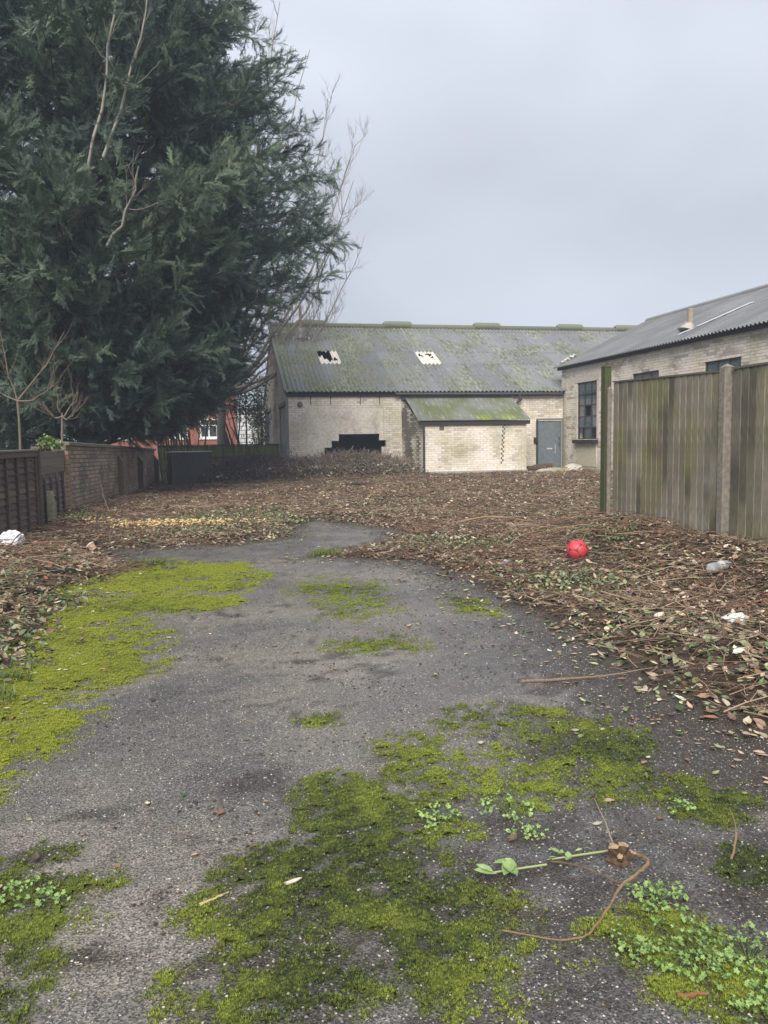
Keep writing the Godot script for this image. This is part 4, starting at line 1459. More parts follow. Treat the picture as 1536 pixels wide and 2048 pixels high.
	for q in wins:
		var f := MB.new()
		var wt := Color(0.78, 0.78, 0.78)
		var t := 0.09
		for z in [[0.0, 0.0, q[2], t], [0.0, q[3] - t, q[2], t], [0.0, t, t, q[3] - 2 * t], [q[2] - t, t, t, q[3] - 2 * t]]:
			f.box(Vector3(q[0] + z[0], q[1] + z[1], -0.1), X * z[2], Y * z[3], Vector3(0, 0, 0.08), wt)
		f.box(Vector3(q[0] + q[2] * 0.5 - 0.04, q[1] + t, -0.1), X * 0.08, Y * (q[3] - 2 * t), Vector3(0, 0, 0.07), wt)
		f.box(Vector3(q[0] + t, q[1] + q[3] * 0.62, -0.1), X * (q[2] - 2 * t), Y * 0.07, Vector3(0, 0, 0.065), wt)
		f.box(Vector3(q[0] - 0.08, q[1] - 0.08, 0.002), X * (q[2] + 0.16), Y * 0.08, Vector3(0, 0, 0.06), wt)
		var w := put("window", f.mesh(M.plain), Hs)
		var g := MB.new()
		g.box(Vector3(q[0] + t * 0.5, q[1] + t * 0.5, -0.09), X * (q[2] - t), Y * (q[3] - t), Vector3(0, 0, 0.01), Color(0.04, 0.045, 0.05))
		put("pane", g.mesh(M.metal), w)
	# white outbuilding of blocks beside the gable
	var O := thing("white_outbuilding", "small white painted block outbuilding behind the low green fence", "outbuilding", Vector3(2.1, 0, -45.0))
	var ob := courses(2.2, 3.2, 0.45, 0.225, 0.03, [])
	put("wall", core(ob.rows, Vector3(-0.75, 0, 0), X, Y, Vector3.BACK, 2.0, 0.02, Color(0.2, 0.2, 0.2)).mesh(M.mortar), O)
	for b in ob.bricks:
		var q := MB.new()
		q.brick(Vector3(-0.75 + b[0], b[2], -0.02), X * (b[1] - b[0]), Y * (b[3] - b[2]), Vector3(0, 0, 0.02), Color(0.66, 0.68, 0.7) * rng.randf_range(0.85, 1.08), 0.008)
		put("block", q.mesh(M.plain), O)
	var orf := MB.new()
	orf.box(Vector3(-0.85, 3.2, -2.1), X * 2.4, Vector3(0, 0.06, 0), Vector3(0, 0, 2.2), Color(0.12, 0.12, 0.12))
	put("roof", orf.mesh(M.sheet), O)
	# shrubs
	var spots := [[Vector3(1.1, 0, -32.6), Vector3(1.3, 1.2, 0.9), 3.1, 2300, "loose evergreen shrub with many stems behind the low green fence", 0.1, Color(0.04, 0.06, 0.03), Color(0.15, 0.17, 0.1)],
		[Vector3(2.15, 0, -37.6), Vector3(0.4, 2.0, 0.9), 2.6, 2200, "dark ivy bush climbing the back corner of the shed gable", 0.1, Color(0.035, 0.055, 0.025), Color(0.1, 0.13, 0.06)],
		[Vector3(-0.9, 0, -33.5), Vector3(1.3, 0.9, 0.8), 2.5, 1700, "thin leafy shrub behind the mossy stakes", 0.09, Color(0.04, 0.06, 0.03), Color(0.12, 0.14, 0.08)]]
	for k in 6:
		spots.append([Vector3(-4.6 - k * 1.75, 0, -23.0 - (k % 3) * 2.1), Vector3(1.5, 1.4, 1.3), 1.8, 3400, ["dark evergreen shrub next to the conifer trunk", "dark evergreen shrub second from the conifer trunk", "dark evergreen shrub third from the conifer trunk", "dark evergreen shrub fourth from the conifer trunk", "dark evergreen shrub fifth from the conifer trunk", "dark evergreen shrub farthest from the conifer trunk"][k], 0.11, Color(0.02, 0.035, 0.018), Color(0.06, 0.085, 0.035)])
	for q in spots:
		var S := thing("shrub", q[4], "shrub", q[0], "hedge shrubs behind the wall" if q[4].begins_with("dark evergreen") else "")
		var st := MB.new()
		for i in 9:
			var tip := Vector3(rng.randf_range(-1, 1) * q[1].x, q[2] + rng.randf_range(-0.6, 0.8) * q[1].y, rng.randf_range(-1, 1) * q[1].z)
			var c := curve(Vector3(rng.randf_range(-0.25, 0.25), 0, rng.randf_range(-0.2, 0.2)), tip, Vector3(0, 0.1, 0), 5, 0.06)
			st.tube(c, taper(6, 0.05, 0.012), 5, Color(0.1, 0.08, 0.06), false)
			twigs(st, c, 0.01, 1, 0.7, Color(0.1, 0.08, 0.06), 0.2, 0.7)
		put("stem", st.mesh(M.twig), S)
		leafy(S, Vector3(0, q[2], 0), q[1], q[3], q[5], q[6], q[7])

# ---------- conifer ----------
func build_conifer() -> void:
	var at := Vector3(-3.0, 0, -21.2)
	var T := thing("conifer_tree", "huge dense dark green conifer rising behind the brick wall", "tree", at)
	var tr := MB.new()
	tr.tube([Vector3(0, -0.1, 0), Vector3(0.03, 1.2, 0), Vector3(-0.04, 5, 0.05), Vector3(0.05, 11, 0), Vector3(0, 17.5, 0)], [0.34, 0.27, 0.22, 0.13, 0.02], 10, Color(0.11, 0.085, 0.065))
	for q in [[-0.9, 0.5, 0.17], [0.3, 1.0, 0.13], [-1.6, -0.3, 0.14]]:
		tr.tube([Vector3(q[0], -0.1, q[1]), Vector3(q[0] * 1.1, 2, q[1] * 1.1), Vector3(q[0] * 0.8, 6, q[1] * 0.8)], [q[2], q[2] * 0.85, q[2] * 0.5], 8, Color(0.13, 0.1, 0.08))
	put("trunk", tr.mesh(M.bark), T)
	var prof := [[1.3, 1.2], [1.9, 2.6], [2.6, 3.4], [3.4, 4.1], [4.5, 5.3], [6.0, 6.1], [8.0, 5.8], [10.0, 5.1], [12.0, 4.3], [14.5, 3.0], [17.5, 0.8]]
	var rad := func(h: float) -> float:
		for i in prof.size() - 1:
			if h <= prof[i + 1][0]:
				return lerpf(prof[i][1], prof[i + 1][1], clampf((h - prof[i][0]) / (prof[i + 1][0] - prof[i][0]), 0, 1))
		return 0.6
	var lists := [[], [], []]
	var br := MB.new()
	var c0 := Color(0.055, 0.092, 0.076)
	var c1 := Color(0.14, 0.2, 0.13)
	for k in 460:
		var h := 1.5 + 15.5 * pow((k + rng.randf()) / 380.0, 1.1)
		var az := k * 2.39996 + rng.randf_range(-0.3, 0.3)
		var R: float = rad.call(h) * rng.randf_range(0.72, 1.06)
		if k >= 380:
			h = rng.randf_range(1.7, 3.2)
			az = rng.randf_range(-1.3, 1.5)
			R = lerpf(2.2, 4.0, (h - 1.7) / 1.5) * rng.randf_range(0.75, 1.05)
		# the side towards the yard and camera hangs a little lower
		var out := Vector3(cos(az), 0, sin(az))
		if out.z > 0.2 and out.x < 0.05 and h < 4.0: R = maxf(R, 3.6 * rng.randf_range(0.8, 1.1))
		var base := Vector3(0, maxf(0.9, h - R * 0.22), 0)
		var tip := out * R + Vector3(0, h + R * rng.randf_range(-0.02, 0.16), 0)
		var p := curve(base, tip, Vector3(0, R * 0.05, 0), 6, 0.05)
		br.tube(p, taper(7, 0.05, 0.008), 4, Color(0.09, 0.07, 0.05), false)
		var tone := rng.randf_range(0.0, 0.75)
		# plumes along the outer part of the branch
		var plumes := int(4 + R * 2.0)
		for i in plumes:
			var t := 1.0 - 0.62 * pow(float(i) / plumes, 0.8)
			var q := t * 6.0
			var qi := mini(int(q), 5)
			var c: Vector3 = p[qi].lerp(p[qi + 1], q - qi)
			var side := Vector3(-out.z, 0, out.x) * rng.randf_range(-1, 1)
			var spread := 0.95 * (1.05 - t) + 0.12
			var pc := c + side * spread + Vector3(0, rng.randf_range(-0.15, 0.3) * spread, 0)
			var pd := (out * 1.0 + side * 0.7 + Vector3(0, rng.randf_range(0.0, 1.1), 0)).normalized()
			var pl := rng.randf_range(0.55, 1.05)
			var ptone := tone + rng.randf_range(-0.2, 0.2)
			for j in 12:
				var s := float(j) / 12.0
				var fp := pc + pd * pl * s
				var fd := (pd * 0.9 + Vector3(rng.randfn(), rng.randfn() - 0.1, rng.randfn()) * (0.75 - 0.3 * s)).normalized()
				var sc := rng.randf_range(0.36, 0.6) * (1.15 - 0.5 * s) * (1.0 if t > 0.6 else 1.4)
				var fr := Vector2(fp.x, maxf(fp.z, 0.0) * 0.3).length() if fp.x > 0.0 else 0.0
				if fp.y < 1.35 + maxf(0.0, fr - 1.5) * 0.28 + maxf(0.0, fr - 3.3) * 0.8: continue
				lists[rng.randi() % 3].append([Transform3D(aim(fd, sc, rng.randf() * TAU), fp), cmix(c0, c1, ptone + rng.randf_range(-0.15, 0.2))])
	put("limbs", br.mesh(M.bark), T)
	for i in 3: swarm("crown", frond_mesh(40 + i), lists[i], T)
	print("fronds ", lists[0].size() * 3)
	# pale dead branches standing out of the crown
	var db := MB.new()
	for q in [[Vector3(-2.2, 6.6, -16.6), Vector3(-1.45, 10.6, -16.2)], [Vector3(-1.9, 6.8, -16.5), Vector3(-0.9, 9.9, -16.2)], [Vector3(-1.9, 5.2, -16.6), Vector3(-1.2, 6.6, -16.1)]]:
		var p := curve(q[0] - at, q[1] - at, Vector3(0.1, 0, 0), 7, 0.05)
		db.tube(p, taper(8, 0.035, 0.014), 5, Color(0.3, 0.29, 0.26), false)
		twigs(db, p, 0.01, 1, 0.7, Color(0.27, 0.26, 0.23), 0.15, 0.9)
	put("dead_branch", db.mesh(M.twig), T).set_meta("label", "pale dead branches without leaves")

func build_bare_tree() -> void:
	var at := Vector3(0.25, 0, -32.0)
	var T := thing("bare_tree", "leafless spreading tree with fine twigs behind the conifer", "tree", at)
	var col := Color(0.24, 0.215, 0.19)
	var tr := MB.new()
	var top := Vector3(0.1, 3.2, 0)
	tr.tube(curve(Vector3(0, -0.1, 0), top, Vector3(0.05, 0, 0), 5, 0.04), taper(6, 0.2, 0.15), 8, col)
	put("trunk", tr.mesh(M.bark), T)
	var cr := MB.new()
	var tips := [Vector3(3.16, 18.6, -32.8), Vector3(4.25, 16.7, -32.4), Vector3(5.0, 15.1, -32.9), Vector3(5.85, 12.9, -31.7), Vector3(5.9, 11.8, -32.4), Vector3(5.3, 10.1, -31.5), Vector3(5.6, 8.1, -31.3), Vector3(4.4, 7.0, -31.4), Vector3(-2.0, 15.0, -33.5), Vector3(1.0, 17.5, -34.0), Vector3(3.6, 11.0, -30.4), Vector3(2.9, 5.4, -31.0)]
	for t in tips:
		var e: Vector3 = t - at
		var mid := Vector3(-e.x * 0.05, -0.6 if e.y < 9.0 else -1.1, 0.3)
		if e.x > 4.0: mid = Vector3(0.35, -0.9, 0.2)
		var p := curve(top, e, mid, 10, 0.09)
		cr.tube(p, taper(11, 0.085, 0.012), 6, col, false)
		twigs(cr, p, 0.017, 2, 1.55, col, 0.3, 1.25)
	put("crown", cr.mesh(M.twig), T)

# ---------- ground cover ----------
const BROWNS := [Color(0.19, 0.12, 0.08), Color(0.13, 0.085, 0.06), Color(0.075, 0.052, 0.04), Color(0.27, 0.175, 0.11), Color(0.35, 0.265, 0.18), Color(0.22, 0.105, 0.055), Color(0.25, 0.195, 0.145), Color(0.32, 0.26, 0.2)]
const PALES := [Color(0.5, 0.43, 0.32), Color(0.38, 0.34, 0.24), Color(0.42, 0.34, 0.23), Color(0.56, 0.53, 0.45)]
const GREENS := [Color(0.07, 0.12, 0.035), Color(0.045, 0.085, 0.03), Color(0.15, 0.19, 0.08), Color(0.13, 0.16, 0.1), Color(0.27, 0.3, 0.15), Color(0.22, 0.25, 0.16)]

func pick(a: Array) -> Color:
	return vary(a[rng.randi() % a.size()], 0.25)

func in_building(x: float, z: float) -> bool:
	return (x > 2.4 and z < -26.95) or (x > 6.7 and z < -25.05 and x < 10.45) or (x > 12.4) or x < -2.75 or (x < 0.0 and x > -1.45 and z < -24.8)

func build_litter() -> void:
	var leaves := []
	var curls := []
	var sticks := []
	var tries := 0
	while leaves.size() + curls.size() < 185000 and tries < 900000:
		tries += 1
		var z := -2.4 - 24.4 * pow(rng.randf(), 1.35)
		var x := rng.randf_range(-2.7, 12.4)
		if x > 4.7 and z > -9.2: continue
		if x > 1.0 - z * 0.56 + 0.5 or in_building(x, z): continue
		var a := drive(x, z)
		if a > -0.02 + 0.1 * rng.randf():
			# the odd leaf strays on to the tarmac
			if rng.randf() > 0.008 + 0.3 * pow(smoothstep(0.9, 0.0, a), 2.5): continue
		elif rng.randf() > smoothstep(0.1, -0.55, a): continue
		if N2.get_noise_2d(x * 90.0 + 700.0, z * 90.0) + 0.4 * N3.get_noise_2d(x * 400.0, z * 400.0) > 0.16 and rng.randf() < 0.5: continue
		var q := rng.randf()
		var patch := N1.get_noise_2d(x * 50.0 + 500.0, z * 50.0)
		var gshare := 0.19 + patch * 0.5 + (0.12 if z > -7.0 else 0.0)
		var pshare := 0.15 + (0.06 if (z > -6.5 and x > 2.0) else 0.0) + 0.15 * N3.get_noise_2d(x * 70.0, z * 70.0)
		if z < -14.0: gshare *= 0.55
		var c: Color
		if q < gshare: c = pick(GREENS)
		elif q < gshare + pshare: c = pick(PALES)
		else: c = pick(BROWNS)
		var s := lerpf(0.016, 0.082, pow(rng.randf(), 1.9)) * (1.0 if a < 0.0 else 0.6)
		if z < -14.0: s *= 1.25
		var y := G(x, z) + pow(rng.randf(), 1.8) * (0.05 if a < -0.2 else 0.006)
		var tl := 0.5 if a < -0.1 else 0.12
		(leaves if rng.randf() < 0.55 else curls).append([Transform3D(lie(s, tl), Vector3(x, y + s * 0.05, z)), c])
	tries = 0
	while sticks.size() < 30000 and tries < 400000:
		tries += 1
		var z := -2.6 - 24.2 * pow(rng.randf(), 1.25)
		var x := rng.randf_range(-2.7, 12.4)
		if (x > 4.7 and z > -9.2) or x > 1.0 - z * 0.56 + 0.5 or in_building(x, z): continue
		var a := drive(x, z)
		if a > -0.1 and rng.randf() > 0.006: continue
		var c := vary([Color(0.13, 0.08, 0.06), Color(0.18, 0.115, 0.08), Color(0.26, 0.19, 0.13), Color(0.08, 0.055, 0.045), Color(0.36, 0.29, 0.2)][rng.randi() % 5], 0.25)
		var s := rng.randf_range(0.08, 0.42) * (1.0 if a < -0.2 else 0.35)
		sticks.append([Transform3D(lie(s, 0.25 if a < -0.2 else 0.03), Vector3(x, G(x, z) + rng.randf_range(0.005, 0.07 if a < -0.2 else 0.008), z)), c])
	print("litter ", leaves.size() + curls.size(), " sticks ", sticks.size())
	tag(swarm("leaf_litter", leafm, leaves, self), "flat fallen leaves covering the cleared yard", "leaves")
	tag(swarm("curled_leaf_litter", curlm, curls, self), "curled dry leaves covering the cleared yard", "leaves")
	tag(swarm("twig_litter", twigm, sticks, self), "broken bramble stems and twigs strewn over the yard", "twigs")
	var arc := MB.new()
	arc.tube([Vector3(0, 0, -0.5), Vector3(0.05, 0.07, -0.2), Vector3(-0.04, 0.1, 0.1), Vector3(0.05, 0.05, 0.35), Vector3(0.1, 0.0, 0.5)], [0.005, 0.005, 0.004, 0.003, 0.002], 4, Color(1, 1, 1), false)
	arc.tube([Vector3(-0.01, 0.09, 0.0), Vector3(-0.12, 0.13, 0.15), Vector3(-0.2, 0.06, 0.22)], [0.003, 0.0025, 0.002], 3, Color(1, 1, 1), false)
	var am := arc.mesh(M.twig)
	var longs := []
	while longs.size() < 600:
		var b: Array = [[4.0, -6.5, 0.8, 2.6], [4.2, -8.2, 0.6, 1.0], [-1.9, -8.5, 0.7, 3.0], [-1.6, -12.5, 0.7, 2.5], [3.2, -11.0, 2.0, 2.5], [6.5, -17.0, 4.0, 5.0], [0.5, -19.0, 2.0, 4.0]][rng.randi() % 7]
		var x: float = b[0] + rng.randfn() * b[2] * 0.6
		var z: float = b[1] + rng.randfn() * b[3] * 0.6
		if in_building(x, z) or drive(x, z) > -0.25 or (x > 4.65 and z > -9.3): continue
		longs.append([Transform3D(lie(rng.randf_range(0.35, 0.95), 0.16), Vector3(x, G(x, z) + rng.randf_range(0.01, 0.05), z)), vary([Color(0.17, 0.08, 0.06), Color(0.24, 0.14, 0.1), Color(0.12, 0.07, 0.055), Color(0.34, 0.26, 0.18)][rng.randi() % 4], 0.25)])
	tag(swarm("bramble_stems", am, longs, self), "long thin reddish bramble stems lying over the leaf litter", "brambles")
	# brush heaps by the shed
	for q in [["brush_heap", "grey green heap of cut brambles below the hole in the shed wall", 4.3, -26.0, 1.9, 0.75, 0.26, 7000, 3200, true], ["branch_heap", "dark heap of cut branches between the steel tank and the shed", 1.2, -26.0, 1.2, 1.0, 0.28, 2600, 3600, false]]:
		var B := thing(q[0], q[1], "brush heap", Vector3(q[2], 0, q[3]))
		B.set_meta("kind", "stuff")
		var lv := []
		var tw := []
		for i in q[7]:
			var x: float = rng.randfn() * q[4] * 0.62
			var z: float = rng.randfn() * q[5] * 0.62
			if q[2] + x > 2.4 and q[3] + z < -26.8: z = -26.8 - q[3] + rng.randf() * 0.4
			var y: float = H(q[2] + x, q[3] + z) + rng.randf() * q[6]
			var c := vary([Color(0.24, 0.27, 0.17), Color(0.38, 0.4, 0.31), Color(0.16, 0.2, 0.1)][rng.randi() % 3], 0.3) if rng.randf() < (0.6 if q[9] else 0.25) else (pick(PALES) if rng.randf() < 0.4 else pick(BROWNS))
			lv.append([Transform3D(lie(rng.randf_range(0.05, 0.13), 1.3), Vector3(x, y, z)), c])
		for i in q[8]:
			var x: float = rng.randfn() * q[4] * 0.62
			var z: float = rng.randfn() * q[5] * 0.62
			if q[2] + x > 2.4 and q[3] + z < -26.6: z = -26.6 - q[3] + rng.randf() * 0.3
			var y: float = H(q[2] + x, q[3] + z) + rng.randf() * q[6]
			tw.append([Transform3D(lie(rng.randf_range(0.3, 1.0), 1.1), Vector3(x, y, z)), vary(Color(0.27, 0.22, 0.175) if q[9] else Color(0.14, 0.11, 0.09), 0.45)])
		swarm("leaves", leafm, lv, B)
		swarm("stems", twigm, tw, B)
	# low brambles and green growth in patches
	var gl := []
	for i in 9500:
		var b: Array = [[0.3, -13.6, 1.1, 0.5], [1.4, -12.9, 0.8, 0.4], [0.0, -11.4, 1.2, 0.35], [-1.5, -5.6, 0.4, 1.2], [-1.9, -7.2, 0.7, 0.8], [-2.0, -13.0, 0.4, 0.6], [3.0, -6.2, 0.5, 0.5], [2.9, -9.3, 0.8, 0.5], [4.3, -8.2, 0.3, 0.6], [3.2, -15.5, 1.6, 0.9]][rng.randi() % 10]
		var x: float = b[0] + rng.randfn() * b[2] * 0.55
		var z: float = b[1] + rng.randfn() * b[3] * 0.55
		if drive(x, z) > 0.05: continue
		gl.append([Transform3D(lie(rng.randf_range(0.022, 0.06), 0.9), Vector3(x, G(x, z) + rng.randf_range(0.01, 0.1), z)), pick(GREENS) if rng.randf() < 0.75 else pick(BROWNS)])
	tag(swarm("cut_greenery", ivym, gl, self), "cut green bramble leaves lying in patches on the litter", "leaves")
	var gr := []
	for i in 2600:
		var b: Array = [[0.25, -14.2, 1.0, 0.5], [-0.55, -9.3, 0.3, 0.2], [1.15, -9.3, 0.25, 0.15], [-1.3, -4.4, 0.25, 0.7], [5.5, -14.0, 2.5, 2.0]][[0, 0, 0, 0, 1, 2, 3, 4][rng.randi() % 8]]
		var x: float = b[0] + rng.randfn() * b[2] * 0.6
		var z: float = b[1] + rng.randfn() * b[3] * 0.6
		if drive(x, z) > 0.1: continue
		gr.append([Transform3D(lie(rng.randf_range(0.03, 0.085), 0.15), Vector3(x, G(x, z), z)), cmix(Color(0.08, 0.15, 0.03), Color(0.17, 0.2, 0.06), rng.randf())])
	tag(swarm("grass", grassm, gr, self), "short green grass growing among the litter", "grass")
	# sawdust and chips
	var ch := []
	for i in 4200:
		var x := -0.7 + rng.randfn() * 0.62
		var z := -12.5 + rng.randfn() * 0.26
		if N2.get_noise_2d(x * 300.0, z * 300.0) < -0.08: continue
		ch.append([Transform3D(lie(rng.randf_range(0.02, 0.06), 0.6), Vector3(x, G(x, z) + rng.randf_range(0.04, 0.1), z)), cmix(Color(0.5, 0.38, 0.17), Color(0.62, 0.5, 0.28), rng.randf())])
	tag(swarm("wood_chips", leafm, ch, self), "spill of pale yellow wood chips beside the tarmac", "wood chips")

func lump(sd: int, r: Vector3, crease: float, col: Color, m: Material) -> ArrayMesh:
	# crumpled closed shape
	var n := FastNoiseLite.new()
	n.seed = sd
	n.frequency = 1.3
	n.noise_type = FastNoiseLite.TYPE_CELLULAR
	n.cellular_return_type = FastNoiseLite.RETURN_DISTANCE
	n.fractal_octaves = 2
	var mb := MB.new()
	var P := func(i: int, j: int) -> Vector3:
		var th := PI * j / 14.0
		var ph := TAU * (i % 22) / 22.0
		var d := Vector3(sin(th) * cos(ph), cos(th), sin(th) * sin(ph))
		return d * r * (1.0 + crease * n.get_noise_3dv(d * 1.4))
	for j in 14:
		for i in 22:
			mb.quad(P.call(i, j), P.call(i, j + 1), P.call(i + 1, j + 1), P.call(i + 1, j), col)
	return mb.mesh(m)

func weed(at: Vector3, label: String, r: float, n: int, bright: float, lying: bool = false) -> void:
	var W := thing("weed", label, "weed", at)
	var st := MB.new()
	var lv := []
	for i in n:
		var a := rng.randf() * TAU
		var l := r * sqrt(rng.randf()) 
		var tip := Vector3(cos(a) * l, rng.randf_range(0.004, 0.02) * (0.6 if lying else 1.0), sin(a) * l * (0.5 if lying else 1.0))
		st.tube([Vector3(tip.x * 0.15, -0.002, tip.z * 0.15), tip * 0.6 + Vector3(0, 0.012, 0), tip], [0.001, 0.0009, 0.0007], 3, Color(0.12, 0.17, 0.06), false)
		for k in 5:
			var s := rng.randf_range(0.006, 0.014)
			var c := cmix(Color(0.12, 0.22, 0.05), Color(0.32, 0.44, 0.15), bright * rng.randf())
			lv.append([Transform3D(lie(s, 0.8), tip + Vector3(rng.randfn(), rng.randf() * 0.6, rng.randfn()) * 0.011), c])
	put("stem", st.mesh(M.leaf), W)
	var rl := MB.new()
	for k in 10:
		var a := TAU * k / 10.0 * 0.88
		var b := TAU * (k + 1) / 10.0 * 0.88
		var q: float = [0.3, 0.62, 0.42, 0.72, 0.5, 0.85, 0.5, 0.72, 0.42, 0.62, 0.3][k]
		var q2: float = [0.3, 0.62, 0.42, 0.72, 0.5, 0.85, 0.5, 0.72, 0.42, 0.62, 0.3][k + 1]
		rl.tri(Vector3.ZERO, Vector3(cos(a) * q, 0.2 * q, sin(a) * q), Vector3(cos(b) * q2, 0.2 * q2, sin(b) * q2), Color(1, 1, 1))
	swarm("leaves", rl.mesh(M.leaf), lv, W)

func stick(label: String, pts: Array, r: float, col: Color, group: String = "") -> void:
	var S := thing("stick", label, "stick", pts[0], group)
	var q := []
	for i in pts.size() - 1:
		var a: Vector3 = pts[maxi(i - 1, 0)]
		var d: Vector3 = pts[mini(i + 2, pts.size() - 1)]
		for k in 5:
			var p: Vector3 = pts[i].cubic_interpolate(pts[i + 1], a, d, k / 5.0)
			q.append(p - pts[0] + Vector3(rng.randfn(), rng.randfn() * 0.4, rng.randfn()) * r * 0.22)
	q.append(pts[-1] - pts[0])
	var mb := MB.new()
	mb.tube(q, taper(q.size(), r, r * 0.35), 7, col, true, Color(0.45, 0.35, 0.22))
	mb.jolt(N3, 60.0 / r, r * 0.35)
	put("stem", mb.mesh(M.bark), S)

func log_piece(at: Vector3, dir: Vector3, l: float, r: float, label: String, col: Color, cut: Color) -> void:
	var L := thing("cut_log", label, "log", at, "cut logs by the grey door")
	var mb := MB.new()
	var d := dir.normalized() * l
	mb.tube([-d * 0.5, d * 0.1 + Vector3(0, 0.01, 0), d * 0.5], [r, r * 0.96, r * 0.98], 12, col, false)
	put("bark", mb.mesh(M.bark), L)
	for s in [-1.0, 1.0]:
		var e := MB.new()
		e.tube([d * 0.498 * s, d * 0.503 * s], [r * 0.97, r * 0.95], 12, cut)
		put("cut_face", e.mesh(M.wood), L)

func build_small_things() -> void:
	# red football
	var B := thing("football", "faded red football with round panels lying on the leaf litter", "ball", on(3.6, -7.4, 0.135))
	B.rotation = Vector3(0.5, 0.3, 0.25)
	var sp := SphereMesh.new()
	sp.radius = 0.1085
	sp.height = 0.217
	sp.radial_segments = 48
	sp.rings = 24
	var dm := mat(Color(0.16, 0.02, 0.025), 0.6, null, Vector3.ONE, false)
	sp.material = dm
	put("seam_layer", sp, B)
	var g := (1.0 + sqrt(5.0)) / 2.0
	var dirs := []
	for s in [-1.0, 1.0]:
		for t in [-g, g]:
			dirs.append(Vector3(0, s, t)); dirs.append(Vector3(s, t, 0)); dirs.append(Vector3(t, 0, s))
	for d in dirs:
		var n: Vector3 = d.normalized()
		var x := n.cross(Vector3(0.3, 0.5, 0.8)).normalized()
		var y := n.cross(x)
		var mb := MB.new()
		var P := func(i: int, j: int) -> Vector3:
			var th := deg_to_rad(31.2) * j / 6.0
			var ph := TAU * i / 24.0
			var rr := 0.1105 if j < 6 else 0.1085
			return (n * cos(th) + (x * cos(ph) + y * sin(ph)) * sin(th)) * rr
		for j in 6:
			for i in 24:
				mb.quad(P.call(i, j), P.call(i, j + 1), P.call(i + 1, j + 1), P.call(i + 1, j), Color(0.62, 0.07, 0.085) * (1.0 + 0.1 * N2.get_noise_2d(i * 90.0, j * 120.0)))
		put("panel", mb.mesh(M.ball), B)
	# clear bottle
	var bt := thing("plastic_bottle", "crumpled clear plastic bottle lying on leaves below the board fence", "bottle", on(4.05, -5.72, 0.09))
	bt.rotation = Vector3(0, 0.35, 0.06)
	var bm := MB.new()
	bm.tube([Vector3(-0.13, 0, 0), Vector3(-0.12, 0, 0), Vector3(-0.05, 0.003, 0), Vector3(-0.03, 0, 0), Vector3(0.03, 0.004, 0), Vector3(0.08, 0, 0), Vector3(0.115, 0, 0), Vector3(0.135, 0, 0)], [0.025, 0.041, 0.042, 0.035, 0.04, 0.04, 0.016, 0.014], 14, Color(1, 1, 1))
	put("body", bm.mesh(M.clear), bt)
	var lb := MB.new()
	lb.tube([Vector3(-0.035, 0, 0), Vector3(0.035, 0.003, 0)], [0.041, 0.0415], 14, Color(0.5, 0.52, 0.52), false)
	put("label", lb.mesh(M.bag), bt)
	var ck := MB.new()
	ck.tube([Vector3(0.134, 0, 0), Vector3(0.152, 0, 0)], [0.016, 0.016], 12, Color(0.12, 0.4, 0.42))
	put("cap", ck.mesh(M.plain), bt)
	# bags and scraps
	for q in [["plastic_bag", "crumpled white plastic bag among leaves near the clear bottle", 3.2, -4.35, Vector3(0.13, 0.065, 0.09), Color(0.62, 0.63, 0.64)], ["plastic_bag", "small torn scrap of white plastic beside the crumpled bag", 3.07, -4.75, Vector3(0.07, 0.03, 0.05), Color(0.7, 0.71, 0.72)], ["plastic_bag", "white plastic sack tied with dark string by the dark fence panel", -2.28, -9.6, Vector3(0.19, 0.15, 0.17), Color(0.7, 0.7, 0.74)], ["plastic_wrapper", "crushed pale blue plastic wrapper at the edge of the litter", 2.95, -7.7, Vector3(0.09, 0.04, 0.05), Color(0.42, 0.55, 0.68)]]:
		var o := thing(q[0], q[1], "bag" if q[0] == "plastic_bag" else "wrapper", on(q[2], q[3], q[4].y * 0.6))
		put("film", lump(int(absf(q[2]) * 100.0), q[4], 0.75, q[5], M.bag), o)
		if q[1].begins_with("white plastic sack"):
			var s := MB.new()
			s.tube([Vector3(0.0, -0.08, 0.17), Vector3(0.09, 0.05, 0.13), Vector3(0.16, 0.1, 0.03)], [0.006, 0.006, 0.006], 5, Color(0.04, 0.04, 0.05))
			put("string", s.mesh(M.plain), o)
	var can := thing("broken_pot", "broken pale clay pot half buried in brown leaves", "pot", on(-1.55, -10.5, 0.05))
	can.rotation = Vector3(-0.7, 0.4, 0.5)
	var cb := MB.new()
	cb.tube([Vector3(0, -0.05, 0), Vector3(0, 0.035, 0)], [0.04, 0.055], 14, Color(0.45, 0.3, 0.22), false)
	put("body", cb.mesh(M.concrete), can)
	var cr := MB.new()
	cr.tube([Vector3(0, 0.032, 0), Vector3(0, 0.05, 0)], [0.06, 0.061], 14, Color(0.62, 0.58, 0.5))
	put("rim", cr.mesh(M.concrete), can)
	# stump with cut stems
	var S := thing("shrub_stump", "small cut stump with several sawn stems in the tarmac", "stump", Vector3(1.22, 0.0, -2.2))
	S.scale = Vector3.ONE * 0.85
	var base := lump(8, Vector3(0.062, 0.045, 0.05), 0.6, Color(0.12, 0.075, 0.045), M.bark)
	put("root", base, S)
	for q in [[-0.022, 0.0, 0.062, 0.021], [0.022, -0.008, 0.058, 0.02], [0.045, 0.022, 0.04, 0.014], [-0.01, 0.03, 0.035, 0.012]]:
		var m := MB.new()
		m.tube([Vector3(q[0] * 0.4, -0.01, q[1] * 0.4), Vector3(q[0] * 0.6, q[2] * 0.4, q[1] * 0.7), Vector3(q[0] * 0.85, q[2] * 0.75, q[1] * 0.9), Vector3(q[0], q[2], q[1])], [q[3] * 1.3, q[3] * 0.95, q[3] * 1.08, q[3] * 0.95], 14, Color(0.1, 0.062, 0.04), true, Color(0.42, 0.3, 0.18))
